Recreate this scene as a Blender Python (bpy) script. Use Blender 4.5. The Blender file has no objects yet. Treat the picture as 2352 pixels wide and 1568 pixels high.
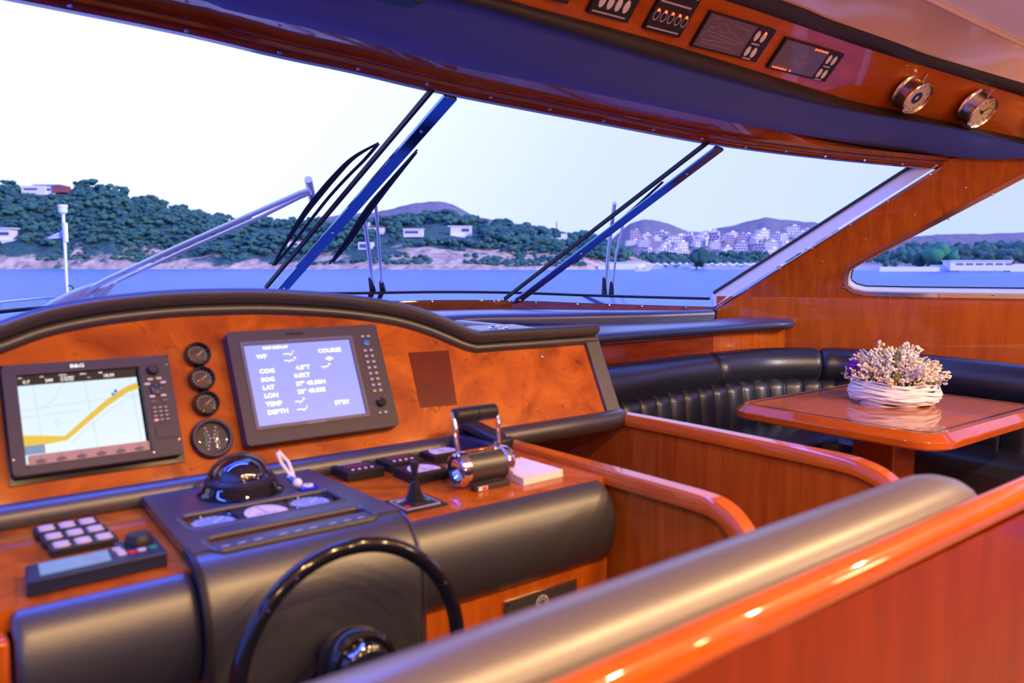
import bpy, bmesh, math, random
from mathutils import Vector, Matrix, noise, geometry
random.seed(11)
SC = bpy.context.scene
COL = SC.collection
V = Vector
# ------------------------------------------------------------------ camera
FPX = 1850.0
YAW = math.radians(37.6)
PIT = math.atan(180 / FPX)
FW = V((math.sin(YAW)*math.cos(PIT), math.cos(YAW)*math.cos(PIT), -math.sin(PIT)))
RT = V((math.cos(YAW), -math.sin(YAW), 0))
UP = RT.cross(FW)
cam_d = bpy.data.cameras.new('camera')
cam = bpy.data.objects.new('camera', cam_d)
COL.objects.link(cam)
cm = Matrix((RT, UP, -FW)).transposed().to_4x4()
cam.matrix_world = cm                       # eye at the origin, 1.5 m above the cabin floor
cam_d.sensor_width = 36
cam_d.lens = FPX * 36 / 2352
cam_d.clip_start = .05
cam_d.clip_end = 20000
cam_d.dof.use_dof = True
cam_d.dof.focus_distance = 3.8
cam_d.dof.aperture_fstop = 3.4
SC.camera = cam
SC.view_settings.view_transform = 'Standard'
SC.view_settings.look = 'None'
SC.view_settings.gamma = 1
SC.view_settings.exposure = 0.12
SC.view_settings.use_curve_mapping = False
# ------------------------------------------------------------------ sky
w = bpy.data.worlds.new('dusk_sky'); SC.world = w; w.use_nodes = True
nt = w.node_tree; nt.nodes.clear()
def N(nt, t, **k):
    n = nt.nodes.new(t)
    for a, b in k.items():
        if a == 'i':
            for c, d in b.items(): n.inputs[c].default_value = d
        else: setattr(n, a, b)
    return n
tc = N(nt, 'ShaderNodeTexCoord')
def sky_dot(d):
    q = N(nt, 'ShaderNodeVectorMath', operation='DOT_PRODUCT'); q.inputs[1].default_value = V(d).normalized()
    nt.links.new(tc.outputs['Generated'], q.inputs[0]); return q
def sky_ramp(src, stops):
    r = N(nt, 'ShaderNodeValToRGB'); r.color_ramp.interpolation = 'EASE'; e = r.color_ramp.elements
    e[0].position, e[0].color = stops[0][0], (*stops[0][1], 1)
    e[1].position, e[1].color = stops[-1][0], (*stops[-1][1], 1)
    for p, c in stops[1:-1]: x = e.new(p); x.color = (*c, 1)
    nt.links.new(src.outputs['Value'], r.inputs[0]); return r
# pale afterglow ahead (brighter to port), deep blue dusk overhead and astern
glow = sky_ramp(sky_dot((-.12, .93, .5)), [(.25, (.62, .74, 1.5)), (.55, (.70, .80, 1.6)), (.97, (1.08, 1.13, 1.9))])
fac = sky_ramp(sky_dot((.45, .65, .55)), [(-.0, (0, 0, 0)), (.30, (.5, .5, .5)), (.62, (1, 1, 1))])
mxs = N(nt, 'ShaderNodeMix', data_type='RGBA'); mxs.inputs[6].default_value = (.26, .38, 1.9, 1)
nt.links.new(fac.outputs[0], mxs.inputs[0]); nt.links.new(glow.outputs[0], mxs.inputs[7])
upf = sky_ramp(sky_dot((0, 0, 1)), [(.36, (0, 0, 0)), (.70, (1, 1, 1))])
mxz = N(nt, 'ShaderNodeMix', data_type='RGBA'); mxz.inputs[7].default_value = (.34, .54, 2.7, 1)
nt.links.new(upf.outputs[0], mxz.inputs[0]); nt.links.new(mxs.outputs[2], mxz.inputs[6])
bg = N(nt, 'ShaderNodeBackground', i={'Strength': 1.0})
nt.links.new(mxz.outputs[2], bg.inputs[0])
out = N(nt, 'ShaderNodeOutputWorld'); nt.links.new(bg.outputs[0], out.inputs[0])
# low pale afterglow from astern: lights the shore, the roof keeps it out of the cabin
sd = bpy.data.lights.new('low_sun', 'SUN'); sd.energy = 2.7; sd.angle = math.radians(12); sd.color = (1, .86, .76)
so = bpy.data.objects.new('low_sun', sd); COL.objects.link(so)
so.rotation_euler = V((-.25, .9, -.36)).to_track_quat('-Z', 'Y').to_euler()
# ------------------------------------------------------------------ cabin lamps (small ceiling downlights)
LAMP_POS = [(x, y) for y, xs in ((-.20, (.30, .95, 1.60, 2.25, 2.9)), (-1.3, (-.3, .7, 1.7, 2.7))) for x in xs]
LAMP_Z = .93
for i, (x, y) in enumerate(LAMP_POS):
    ld = bpy.data.lights.new('downlight_lamp', 'AREA'); ld.shape = 'DISK'; ld.size = .06
    ld.energy = 17 if y > -1 else 15; ld.color = (1, .60, .27)
    lo = bpy.data.objects.new('downlight_lamp', ld); COL.objects.link(lo); lo.location = (x, y, LAMP_Z-.006)

WARM_FILL_POS = [(3.1, -.9, .42), (.2, -2.3, .15)]  # added warm fills, unseen, to brighten the ceiling and rear cabin
for p in WARM_FILL_POS:
    ld = bpy.data.lights.new('added_warm_fill', 'POINT'); ld.shadow_soft_size = .12; ld.energy = 26; ld.color = (1, .66, .36)
    lo = bpy.data.objects.new('added_warm_fill', ld); COL.objects.link(lo); lo.location = p
# added blue fill, unseen under the port overhead, for sheen on console leather
ld = bpy.data.lights.new('added_blue_fill', 'AREA'); ld.shape = 'RECTANGLE'; ld.size = 1.9; ld.size_y = .05; ld.energy = 30; ld.color = (.07, .14, 1)
lo = bpy.data.objects.new('added_blue_fill', ld); COL.objects.link(lo); lo.location = (.15, 1.86, .66)
lo.rotation_euler = (math.radians(-12), 0, 0)
# ------------------------------------------------------------------ pixel helpers (2352x1568 frame)
def ray(x, y): return FW + RT*((x-1176)/FPX) - UP*((y-784)/FPX)
def PL(x, y, p, n):
    r = ray(x, y); return r * (V(p).dot(n) / r.dot(n))
def PZ(x, y, z): return PL(x, y, (0, 0, z), V((0, 0, 1)))
def PY(x, y, Y): return PL(x, y, (0, Y, 0), V((0, 1, 0)))
def PX(x, y, X): return PL(x, y, (X, 0, 0), V((1, 0, 0)))
def PD(x, y, d): return ray(x, y) * d

# ------------------------------------------------------------------ materials
def bsdf(name, col, rough=.5, metal=0, coat=0, spec=.5, bump=None, emis=None, estr=0, trans=0, ior=1.45, coatr=.03, sheen=0):
    m = bpy.data.materials.new(name); m.use_nodes = True
    nt = m.node_tree; b = nt.nodes['Principled BSDF']
    b.inputs['Base Color'].default_value = (*col, 1)
    b.inputs['Roughness'].default_value = rough
    b.inputs['Metallic'].default_value = metal
    b.inputs['Coat Weight'].default_value = coat
    b.inputs['Coat Roughness'].default_value = coatr
    b.inputs['Specular IOR Level'].default_value = spec
    b.inputs['Transmission Weight'].default_value = trans
    b.inputs['IOR'].default_value = ior
    b.inputs['Sheen Weight'].default_value = sheen
    if emis: b.inputs['Emission Color'].default_value = (*emis, 1); b.inputs['Emission Strength'].default_value = estr
    if bump:
        sc, st = bump
        t = N(nt, 'ShaderNodeTexCoord'); n = N(nt, 'ShaderNodeTexNoise', i={'Scale': sc, 'Detail': 3})
        bp = N(nt, 'ShaderNodeBump', i={'Strength': st, 'Distance': .002})
        nt.links.new(t.outputs['Object'], n.inputs['Vector']); nt.links.new(n.outputs['Fac'], bp.inputs['Height'])
        nt.links.new(bp.outputs[0], b.inputs['Normal'])
    return m
def ramp(nt, stops):
    r = N(nt, 'ShaderNodeValToRGB'); e = r.color_ramp.elements
    e[0].position, e[0].color = stops[0][0], (*stops[0][1], 1)
    e[1].position, e[1].color = stops[-1][0], (*stops[-1][1], 1)
    for p, c in stops[1:-1]: q = e.new(p); q.color = (*c, 1)
    return r
def wood(name, c1, c2, scale=(1, 1, 1), rough=.35, coat=.9, ns=4.0, coatr=.04):
    m = bsdf(name, c1, rough, coat=coat, coatr=coatr, spec=.15); nt = m.node_tree; b = nt.nodes['Principled BSDF']
    t = N(nt, 'ShaderNodeTexCoord'); mp = N(nt, 'ShaderNodeMapping'); mp.inputs['Scale'].default_value = scale
    n = N(nt, 'ShaderNodeTexNoise', i={'Scale': ns, 'Detail': 7, 'Roughness': .62, 'Distortion': .6})
    r = ramp(nt, [(.28, c2), (.5, tuple((a+b)/2 for a, b in zip(c1, c2))), (.72, c1)])
    nt.links.new(t.outputs['Object'], mp.inputs[0]); nt.links.new(mp.outputs[0], n.inputs['Vector'])
    nt.links.new(n.outputs['Fac'], r.inputs[0]); nt.links.new(r.outputs[0], b.inputs['Base Color'])
    return m
M = {}
M['wood'] = wood('cherry_wood', (.54, .130, .010), (.33, .058, .005), (9, 9, .8))
M['wood_red'] = wood('red_cherry_panel', (.26, .030, .003), (.16, .016, .0015), (5, 5, .6), rough=.45, coat=.35)
M['wood_h'] = wood('cherry_wood_rail', (.60, .130, .010), (.40, .070, .006), (1, 1, 6), rough=.25)
M['wood_dark'] = wood('mahogany_gloss', (.28, .045, .008), (.15, .022, .004), (2, 9, 9), rough=.3)
M['wood_tab'] = wood('table_veneer', (.66, .21, .055), (.48, .13, .035), (1, 9, 9), rough=.3)
M['ebony'] = bsdf('ebony_inlay', (.015, .008, .006), .3, coat=.8)
# burl veneer with dark speckles
m = bsdf('burl_veneer', (.5, .12, .01), .4, coat=.7, coatr=.05, spec=.15); nt = m.node_tree; b = nt.nodes['Principled BSDF']
t = N(nt, 'ShaderNodeTexCoord'); n1 = N(nt, 'ShaderNodeTexNoise', i={'Scale': 7, 'Detail': 6, 'Roughness': .6, 'Distortion': 1.2})
r1 = ramp(nt, [(.3, (.28, .046, .002)), (.55, (.52, .118, .004)), (.75, (.66, .17, .007))])
n2 = N(nt, 'ShaderNodeTexNoise', i={'Scale': 30, 'Detail': 5, 'Roughness': .75, 'Distortion': 1.0})
r2 = ramp(nt, [(.59, (1, 1, 1)), (.68, (.45, .33, .28)), (.76, (.12, .07, .06))])
mx = N(nt, 'ShaderNodeMix', data_type='RGBA', blend_type='MULTIPLY'); mx.inputs[0].default_value = 1
for nn in (n1, n2): nt.links.new(t.outputs['Object'], nn.inputs['Vector'])
nt.links.new(n1.outputs['Fac'], r1.inputs[0]); nt.links.new(n2.outputs['Fac'], r2.inputs[0])
nt.links.new(r1.outputs[0], mx.inputs[6]); nt.links.new(r2.outputs[0], mx.inputs[7]); nt.links.new(mx.outputs[2], b.inputs['Base Color'])
M['burl'] = m
M['leather'] = bsdf('black_leather', (.028, .030, .038), .46, spec=1.0, coat=1.0, coatr=.34, bump=(220, .25))
M['leather_sky'] = bsdf('sky_sheen_leather', (.016, .040, .13), .40, spec=1.0, coat=.6, coatr=.25, bump=(220, .2))  # black leather with the blue sky sheen put into its base colour
M['leather_seat'] = bsdf('worn_black_leather', (.11, .095, .10), .42, spec=1.0, coat=1.0, coatr=.30, bump=(220, .2))
M['leather_sofa'] = bsdf('sofa_leather', (.016, .020, .036), .34, spec=.9, bump=(160, .25))
M['navy'] = bsdf('navy_suede', (.055, .085, .38), .8, spec=.2, sheen=.2, bump=(300, .2))
M['band'] = bsdf('dark_vinyl', (.035, .028, .028), .5, bump=(250, .2))
M['plastic'] = bsdf('black_plastic', (.018, .016, .018), .45, spec=.5)
M['bezel'] = bsdf('bezel_plastic', (.050, .038, .042), .5, spec=.5)
M['navyplastic'] = bsdf('dark_blue_plastic', (.014, .020, .055), .4)
M['gloss'] = bsdf('black_gloss', (.008, .008, .010), .12, coat=.6)
M['rubber'] = bsdf('black_rubber', (.012, .012, .014), .5)
M['chrome'] = bsdf('chrome', (.82, .82, .85), .08, metal=1)
M['steel'] = bsdf('polished_steel', (.60, .62, .66), .14, metal=1)
M['steel_mull'] = bsdf('blue_reflection_steel_bar', (.22, .40, .72), .14, metal=1)  # plain steel; the blue it reflects is put into the base colour
M['brass'] = bsdf('satin_nickel', (.90, .80, .62), .20, metal=1)
M['white'] = bsdf('white_paint', (.85, .86, .88), .35)
M['whiteframe'] = bsdf('white_gelcoat', (.90, .91, .92), .3, coat=.3)
M['paper'] = bsdf('white_paper', (.86, .82, .80), .6)
M['grey'] = bsdf('grey_print', (.55, .52, .58), .5)
M['btn'] = bsdf('pale_button', (.62, .58, .62), .4)
M['dim'] = bsdf('dim_key', (.12, .11, .14), .45)
M['cream'] = bsdf('cream_lacquer', (.95, .70, .55), .14, coat=.7, coatr=.08)
M['silk'] = bsdf('white_headliner', (.95, .92, .97), .4, bump=(9, .9))
M['dial'] = bsdf('white_dial', (.80, .74, .78), .3)
M['dial_warm'] = bsdf('cream_dial', (.98, .72, .38), .35)
M['dial_blue'] = bsdf('blue_grey_dial', (.22, .36, .66), .25)
M['dial_dark'] = bsdf('dark_dial', (.06, .05, .055), .3, coat=.8)
M['ledbar'] = bsdf('dark_red_window', (.16, .03, .04), .2, coat=.6)
M['lcd'] = bsdf('lcd_green_grey', (.13, .30, .38), .25, coat=.5)
M['red'] = bsdf('red_print', (.6, .04, .03), .4)
M['green'] = bsdf('green_print', (.02, .30, .16), .4)
M['pink'] = bsdf('pink_key', (.85, .25, .35), .4, emis=(1, .3, .45), estr=.35)
M['bluekey'] = bsdf('blue_key', (.03, .16, .45), .35)
M['tan'] = bsdf('tan_softkey_strip', (.42, .27, .20), .45)
M['cobalt'] = bsdf('cobalt_glass', (.01, .02, .45), .1, coat=.6)
M['led'] = bsdf('red_led', (.8, .05, .02), .4, emis=(1, .07, .015), estr=5)
M['schem'] = bsdf('schematic_screen', (.15, .11, .17), .35, coat=.3)
M['schemline'] = bsdf('schematic_line', (.42, .32, .36), .5)
M['compass_card'] = bsdf('compass_card', (.03, .05, .09), .3)
M['stain'] = wood('darker_burl_patch', (.17, .018, .002), (.10, .010, .001), (3, 3, 3), rough=.3, coat=.8, coatr=.06)
def screen(name, col, s=1.0): return bsdf(name, (.01, .01, .01), .3, emis=col, estr=s)
M['scr_blue'] = screen('periwinkle_screen', (.335, .37, .95))
M['scr_white'] = screen('screen_white', (1, 1, 1), 1.2)
M['scr_chart'] = screen('chart_screen', (.66, .82, .95), 1.0)
M['scr_yellow'] = screen('chart_yellow', (.70, .47, .03))
M['scr_black'] = screen('screen_black', (.004, .004, .006))
M['scr_line'] = screen('chart_line', (.36, .47, .52))
M['scr_dot'] = screen('chart_blue', (.02, .14, .85))
M['scr_box'] = screen('chart_box', (.10, .24, .46))
# window glass: clear, fresnel reflection only
m = bpy.data.materials.new('window_glass'); m.use_nodes = True; nt = m.node_tree; nt.nodes.clear()
tr = N(nt, 'ShaderNodeBsdfTransparent', i={'Color': (.96, .98, 1, 1)}); gl = N(nt, 'ShaderNodeBsdfGlossy', i={'Roughness': .0})
lw = N(nt, 'ShaderNodeLayerWeight', i={'Blend': .5}); pw = N(nt, 'ShaderNodeMath', operation='POWER'); pw.inputs[1].default_value = 5; ml = N(nt, 'ShaderNodeMath', operation='MULTIPLY_ADD'); ml.inputs[1].default_value = .25; ml.inputs[2].default_value = .008
nt.links.new(lw.outputs['Facing'], pw.inputs[0]); nt.links.new(pw.outputs[0], ml.inputs[0]); ms = N(nt, 'ShaderNodeMixShader'); o = N(nt, 'ShaderNodeOutputMaterial')
nt.links.new(ml.outputs[0], ms.inputs[0]); nt.links.new(tr.outputs[0], ms.inputs[1]); nt.links.new(gl.outputs[0], ms.inputs[2]); nt.links.new(ms.outputs[0], o.inputs[0])
M['glass'] = m
m = bpy.data.materials.new('instrument_glass'); m.use_nodes = True; nt = m.node_tree; nt.nodes.clear()
tr = N(nt, 'ShaderNodeBsdfTransparent', i={'Color': (.9, .93, 1, 1)}); gl = N(nt, 'ShaderNodeBsdfGlossy', i={'Roughness': .02})
lw = N(nt, 'ShaderNodeLayerWeight', i={'Blend': .5}); pw = N(nt, 'ShaderNodeMath', operation='POWER'); pw.inputs[1].default_value = 4; ml = N(nt, 'ShaderNodeMath', operation='MULTIPLY_ADD'); ml.inputs[1].default_value = .8; ml.inputs[2].default_value = .04
nt.links.new(lw.outputs['Facing'], pw.inputs[0]); nt.links.new(pw.outputs[0], ml.inputs[0]); ms = N(nt, 'ShaderNodeMixShader'); o = N(nt, 'ShaderNodeOutputMaterial')
nt.links.new(ml.outputs[0], ms.inputs[0]); nt.links.new(tr.outputs[0], ms.inputs[1]); nt.links.new(gl.outputs[0], ms.inputs[2]); nt.links.new(ms.outputs[0], o.inputs[0])
M['iglass'] = m

# ------------------------------------------------------------------ mesh builder
def frame(o, x, y):
    x = V(x).normalized(); y = V(y).normalized(); z = x.cross(y).normalized(); y = z.cross(x)
    m = Matrix((x, y, z)).transposed().to_4x4(); m.translation = V(o); return m
I4 = Matrix.Identity(4)
class MB:
    def __init__(s, M=None): s.v = []; s.f = []; s.mi = []; s.M = M or I4; s.cur = 0
    def add(s, vs, fs, M=None):
        T = s.M @ M if M is not None else s.M
        k = len(s.v); s.v += [T @ V(p) for p in vs]; s.f += [tuple(i+k for i in f) for f in fs]; s.mi += [s.cur]*len(fs); return s
    def box(s, c, d, M=None, rz=0, taper=1):
        x, y, z = [a/2 for a in d]; R = Matrix.Rotation(rz, 4, 'Z')
        vs = [(R @ V((sx*x*(taper if sz > 0 else 1), sy*y*(taper if sz > 0 else 1), sz*z)))+V(c) for sz in (-1, 1) for sy in (-1, 1) for sx in (-1, 1)]
        return s.add(vs, [(0, 2, 3, 1), (4, 5, 7, 6), (0, 1, 5, 4), (2, 6, 7, 3), (0, 4, 6, 2), (1, 3, 7, 5)], M)
    def plate(s, outline, z0, z1, holes=(), M=None):
        loops = [[V((p[0], p[1], 0)) for p in outline]] + [[V((p[0], p[1], 0)) for p in h] for h in holes]
        flat = [p for l in loops for p in l]; n = len(flat)
        tris = geometry.tessellate_polygon(loops)
        vs = [(p.x, p.y, z0) for p in flat] + [(p.x, p.y, z1) for p in flat]; fs = []
        for a, b, c in tris:
            ar = (flat[b]-flat[a]).cross(flat[c]-flat[a]).z
            if ar < 0: b, c = c, b
            fs.append((a+n, b+n, c+n)); fs.append((c, b, a))
        k = 0
        for li, l in enumerate(loops):
            A = sum(l[i].x*l[(i+1) % len(l)].y-l[(i+1) % len(l)].x*l[i].y for i in range(len(l)))
            ccw = (A > 0) == (li == 0)
            for i in range(len(l)):
                a = k+i; b = k+(i+1) % len(l)
                fs.append((a, b, b+n, a+n) if ccw else (b, a, a+n, b+n))
            k += len(l)
        return s.add(vs, fs, M)
    def lathe(s, prof, n=32, M=None, c=(0, 0, 0), caps=True):
        vs = []; fs = []; c = V(c)
        for r, z in prof:
            for i in range(n):
                a = 2*math.pi*i/n; vs.append((c.x+r*math.cos(a), c.y+r*math.sin(a), c.z+z))
        for j in range(len(prof)-1):
            for i in range(n):
                a = j*n+i; b = j*n+(i+1) % n; fs.append((a, b, b+n, a+n))
        if caps:
            if prof[0][0] > 1e-5: fs.append(tuple(range(n))[::-1])
            if prof[-1][0] > 1e-5: fs.append(tuple(range((len(prof)-1)*n, len(prof)*n)))
        return s.add(vs, fs, M)
    def tube(s, pts, r, n=10, closed=False, M=None, flat=1.0):
        pts = [V(p) for p in pts]; m = len(pts); rs = r if isinstance(r, (list, tuple)) else [r]*m
        vs = []; fs = []; pn = None
        for i, p in enumerate(pts):
            if closed: t = pts[(i+1) % m]-pts[i-1]
            else: t = pts[min(i+1, m-1)]-pts[max(i-1, 0)]
            t.normalize()
            if pn is None:
                pn = t.orthogonal().normalized() if abs(t.z) > .95 else V((0, 0, 1)).cross(t).normalized()
            pn = (pn - t*pn.dot(t)).normalized(); bn = t.cross(pn)
            for k in range(n):
                a = 2*math.pi*k/n; vs.append(p+pn*(rs[i]*math.cos(a))+bn*(rs[i]*flat*math.sin(a)))
        for i in range(m if closed else m-1):
            for k in range(n):
                a = i*n+k; b = i*n+(k+1) % n; c = ((i+1) % m)*n
                fs.append((a, b, c+(k+1) % n, c+k))
        if not closed: fs.append(tuple(range(n))[::-1]); fs.append(tuple(range((m-1)*n, m*n)))
        return s.add(vs, fs, M)
    def loft(s, rows, closed=False, caps=False, M=None):
        n = len(rows[0]); vs = [p for r in rows for p in r]; fs = []
        for j in range(len(rows)-1):
            for i in range(n if closed else n-1):
                a = j*n+i; b = j*n+(i+1) % n; fs.append((a, b, b+n, a+n))
        if caps: fs.append(tuple(range(n))[::-1]); fs.append(tuple(range((len(rows)-1)*n, len(rows)*n)))
        return s.add(vs, fs, M)
    def ico(s, c, r, sub=1, sc=(1, 1, 1), nz=0, seed=0, M=None):
        bm = bmesh.new(); bmesh.ops.create_icosphere(bm, subdivisions=sub, radius=1)
        vs = []
        for v in bm.verts:
            k = 1+nz*noise.noise(v.co*1.7+V((seed*3.1, seed*1.7, seed)))
            vs.append(V(c)+V((v.co.x*sc[0], v.co.y*sc[1], v.co.z*sc[2]))*r*k)
        fs = [tuple(v.index for v in f.verts) for f in bm.faces]; bm.free()
        return s.add(vs, fs, M)
    def text(s, str_, x, y, size, z=0, align='LEFT', M=None, bold=0.0, sx=1.0):
        cu = bpy.data.curves.new('t', 'FONT'); cu.body = str_; cu.size = size; cu.align_x = align; cu.align_y = 'CENTER'; cu.resolution_u = 2; cu.offset = bold
        ob = bpy.data.objects.new('t', cu); COL.objects.link(ob)
        dg = bpy.context.evaluated_depsgraph_get(); me = bpy.data.meshes.new_from_object(ob.evaluated_get(dg))
        s.add([(v.co.x*sx+x, v.co.y+y, z) for v in me.vertices], [tuple(p.vertices) for p in me.polygons], M)
        bpy.data.objects.remove(ob); bpy.data.curves.remove(cu); bpy.data.meshes.remove(me)
        return s
    def build(s, name, mats, parent=None, world=False, bev=0, smooth=True, ang=35, sub=0, solid=0):
        vs = s.v
        if world and parent is not None:
            inv = topmat(parent).inverted()
            vs = [inv @ p for p in vs]
        me = bpy.data.meshes.new(name); me.from_pydata([tuple(p) for p in vs], [], s.f)
        if not isinstance(mats, (list, tuple)): mats = [mats]
        for m_ in mats: me.materials.append(M[m_] if isinstance(m_, str) else m_)
        for p, k in zip(me.polygons, s.mi): p.material_index = k
        me.validate(); me.update()
        if smooth: me.shade_smooth(); me.set_sharp_from_angle(angle=math.radians(ang))
        o = bpy.data.objects.new(name, me); COL.objects.link(o)
        if parent is not None: o.parent = parent
        if bev:
            b = o.modifiers.new('bevel', 'BEVEL'); b.width = bev; b.segments = 2; b.limit_method = 'ANGLE'; b.angle_limit = math.radians(40)
        if solid:
            q = o.modifiers.new('solid', 'SOLIDIFY'); q.thickness = solid; q.offset = 0
        if sub:
            q = o.modifiers.new('sub', 'SUBSURF'); q.levels = sub; q.render_levels = sub
        return o
def topmat(p):
    while p.parent is not None: p = p.parent
    return p.matrix_basis.copy()
def tag(o, label=None, cat=None, group=None, kind=None):
    if label: o['label'] = label
    if cat: o['category'] = cat
    if group: o['group'] = group
    if kind: o['kind'] = kind
    return o
def thing(name, label, cat, Mx=None, loc=None, group=None, kind=None):
    o = bpy.data.objects.new(name, None); COL.objects.link(o); o.empty_display_size = .05
    mx = Mx.copy() if Mx is not None else Matrix.Translation(V(loc or (0, 0, 0)))
    o.matrix_basis = mx
    return tag(o, label, cat, group, kind)
def copy_tree(o, Mx=None, label=None, parent=None):
    c = o.copy(); COL.objects.link(c)
    if parent is not None: c.parent = parent
    if Mx is not None: c.matrix_basis = Mx
    if label: c['label'] = label
    for ch in list(o.children): copy_tree(ch, parent=c)
    return c
def cat_rom(pts, n=8, closed=False):
    P = [V(p) for p in pts]; out = []; m = len(P)
    for i in range(m if closed else m-1):
        p0 = P[(i-1) % m] if closed or i > 0 else P[0]*2-P[1]; p1 = P[i]; p2 = P[(i+1) % m]
        p3 = P[(i+2) % m] if closed or i+2 < m else P[-1]*2-P[-2]
        for k in range(n):
            t = k/n; out.append(.5*((2*p1)+(p2-p0)*t+(2*p0-5*p1+4*p2-p3)*t*t+(3*p1-p0-3*p2+p3)*t**3))
    if not closed: out.append(P[-1])
    return out
def resamp(pts, n):
    L = [0]
    for a, b in zip(pts, pts[1:]): L.append(L[-1]+(b-a).length)
    out = []; j = 0
    for i in range(n):
        d = L[-1]*i/(n-1)
        while j < len(L)-2 and L[j+1] < d: j += 1
        t = (d-L[j])/max(1e-9, L[j+1]-L[j]); out.append(pts[j].lerp(pts[j+1], min(1, t)))
    return out
def rrect(x0, y0, x1, y1, r, n=4):
    o = []
    for cx, cy, a0 in ((x1-r, y1-r, 0), (x0+r, y1-r, 90), (x0+r, y0+r, 180), (x1-r, y0+r, 270)):
        for k in range(n+1):
            a = math.radians(a0+90*k/n); o.append((cx+r*math.cos(a), cy+r*math.sin(a)))
    return o
def rect(x0, y0, x1, y1): return [(x0, y0), (x1, y0), (x1, y1), (x0, y1)]
def circ(cx, cy, r, n=24, ry=None): return [(cx+r*math.cos(2*math.pi*i/n), cy+(ry or r)*math.sin(2*math.pi*i/n)) for i in range(n)]
def line2(pts, w):
    """thin polyline strip in 2-D -> list of quads"""
    q = []
    for (ax, ay), (bx, by) in zip(pts, pts[1:]):
        dx, dy = bx-ax, by-ay; l = math.hypot(dx, dy) or 1; nx, ny = -dy/l*w/2, dx/l*w/2
        q.append([(ax-nx, ay-ny), (bx-nx, by-ny), (bx+nx, by+ny), (ax+nx, ay+ny)])
    return q
# ==================================================================== THE SETTING
def struct(mb, name, mat, **k):
    o = mb.build(name, mat, None, **k); o['kind'] = 'structure'; return o
WP0 = V((3.576, 2.683, -.176)); WD = V((.432, -.902, 0)).normalized(); WN = V((-WD.y*-1, 0, 0))
WN = V((-.902, -.432, 0)).normalized()                     # faces inboard
WNL = (WN + V((0, 0, -.17))).normalized()                  # upper wall leans inboard
WU = WD.cross(V((0, 0, 1)));
UPW = WNL.cross(WD).normalized()
if UPW.z < 0: UPW = -UPW
FWALL = frame(WP0, -WD, UPW)                               # local z = (-WD) x UPW
inv = FWALL.inverted()
def wpt(x, y):
    p = inv @ PL(x, y, WP0, WNL); return (p.x, p.y)
wsgn = 1 if (FWALL.to_3x3() @ V((0, 0, 1))).dot(WN) > 0 else -1
# side window outline (opening), traced on the wall plane
wo = [wpt(*p) for p in [(1937, 648), (1941, 625), (1962, 603), (2080, 540), (2220, 466), (2352, 396), (2520, 306)]]
wo2 = [wpt(*p) for p in [(2760, 330), (2760, 690), (2352, 686), (2100, 682), (1985, 679), (1957, 672), (1942, 661)]]
wopen = [(p.x, p.y) for p in cat_rom([V((a, b, 0)) for a, b in wo], 4)] + wo2
wall_out = [wpt(1690, 680), wpt(1648, 705), wpt(2155, 384), wpt(2205, 300), (FWALL.inverted() @ PL(2460, 120, WP0, WNL)).xy[:]]
far = V((0, 0))
lx = inv @ (WP0 + WD*3.2)                                   # aft end
wall_out = [wpt(1648, 703), wpt(2152, 386), wpt(2330, 100), (lx.x, 1.1), (lx.x, 0), (0, 0)]
# close the window opening on the aft side inside the wall
wopen = [(p.x, p.y) for p in cat_rom([V((a, b, 0)) for a, b in wo], 4)]
ax = lx.x+.5
topend = wopen[-1]
wopen += [(topend[0]-.10*(1), topend[1]+.02), (ax, topend[1]-.02), (ax, wpt(2352, 686)[1])] + wo2[2:]
mb = MB(FWALL); mb.plate(wall_out, min(-.012*wsgn, 0), max(-.012*wsgn, 0), [wopen])
wr = struct(mb, 'wall_right', 'wood', ang=30)
# lower, vertical part of the wall with a slim shadow ledge
mb = MB()
a0 = WP0 - WD*.10; a1 = WP0 + WD*3.4
for (A, B) in ((a0, a1),):
    o_ = -WN*.06
    vs = []
    for z in (-1.5, -.176):
        vs += [V((A.x, A.y, z))+WN*.012, V((B.x, B.y, z))+WN*.012, V((B.x, B.y, z))+o_, V((A.x, A.y, z))+o_]
    mb.add(vs, [(0, 1, 5, 4), (1, 2, 6, 5), (2, 3, 7, 6), (3, 0, 4, 7), (4, 5, 6, 7), (3, 2, 1, 0)])
M['wood_wall'] = wood('cherry_wall_veneer', (.58, .145, .012), (.38, .075, .007), (5, 5, .7), rough=.3, coat=1, coatr=.03)
lw_ = mb.build('lower_panel', 'wood_wall', wr, bev=.004); lw_.matrix_basis = I4
# window 1: chrome frame, white reveal, glass, screws
def offset_loop(pts, d):
    n = len(pts); out = []
    A = sum(pts[i][0]*pts[(i+1) % n][1]-pts[(i+1) % n][0]*pts[i][1] for i in range(n)); sg = 1 if A > 0 else -1
    for i in range(n):
        p, q, r = V(pts[i-1]), V(pts[i]), V(pts[(i+1) % n]); t = (r-p); t.normalize(); nn = V((-t.y, t.x))*sg
        out.append((q.x+nn.x*d, q.y+nn.y*d))
    return out
win1 = thing('window_1', None, None, FWALL, kind='structure')
zf = wsgn
mb = MB(); mb.plate(wopen, min(-.012*zf, .008*zf), max(-.012*zf, .008*zf), [offset_loop(wopen, .022)]); mb.build('window_frame', 'steel', win1, bev=.003)
i1 = offset_loop(wopen, .022)
mb = MB(); mb.plate(offset_loop(wopen, .010), min(-.11*zf, -.013*zf), max(-.11*zf, -.013*zf), [offset_loop(wopen, .026)]); mb.build('window_reveal', 'whiteframe', win1)
mb = MB(); mb.tube([V((a, b, -.108*zf)) for a, b in offset_loop(wopen, .028)], .004, 6, True); mb.build('gasket', 'rubber', win1)
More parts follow.
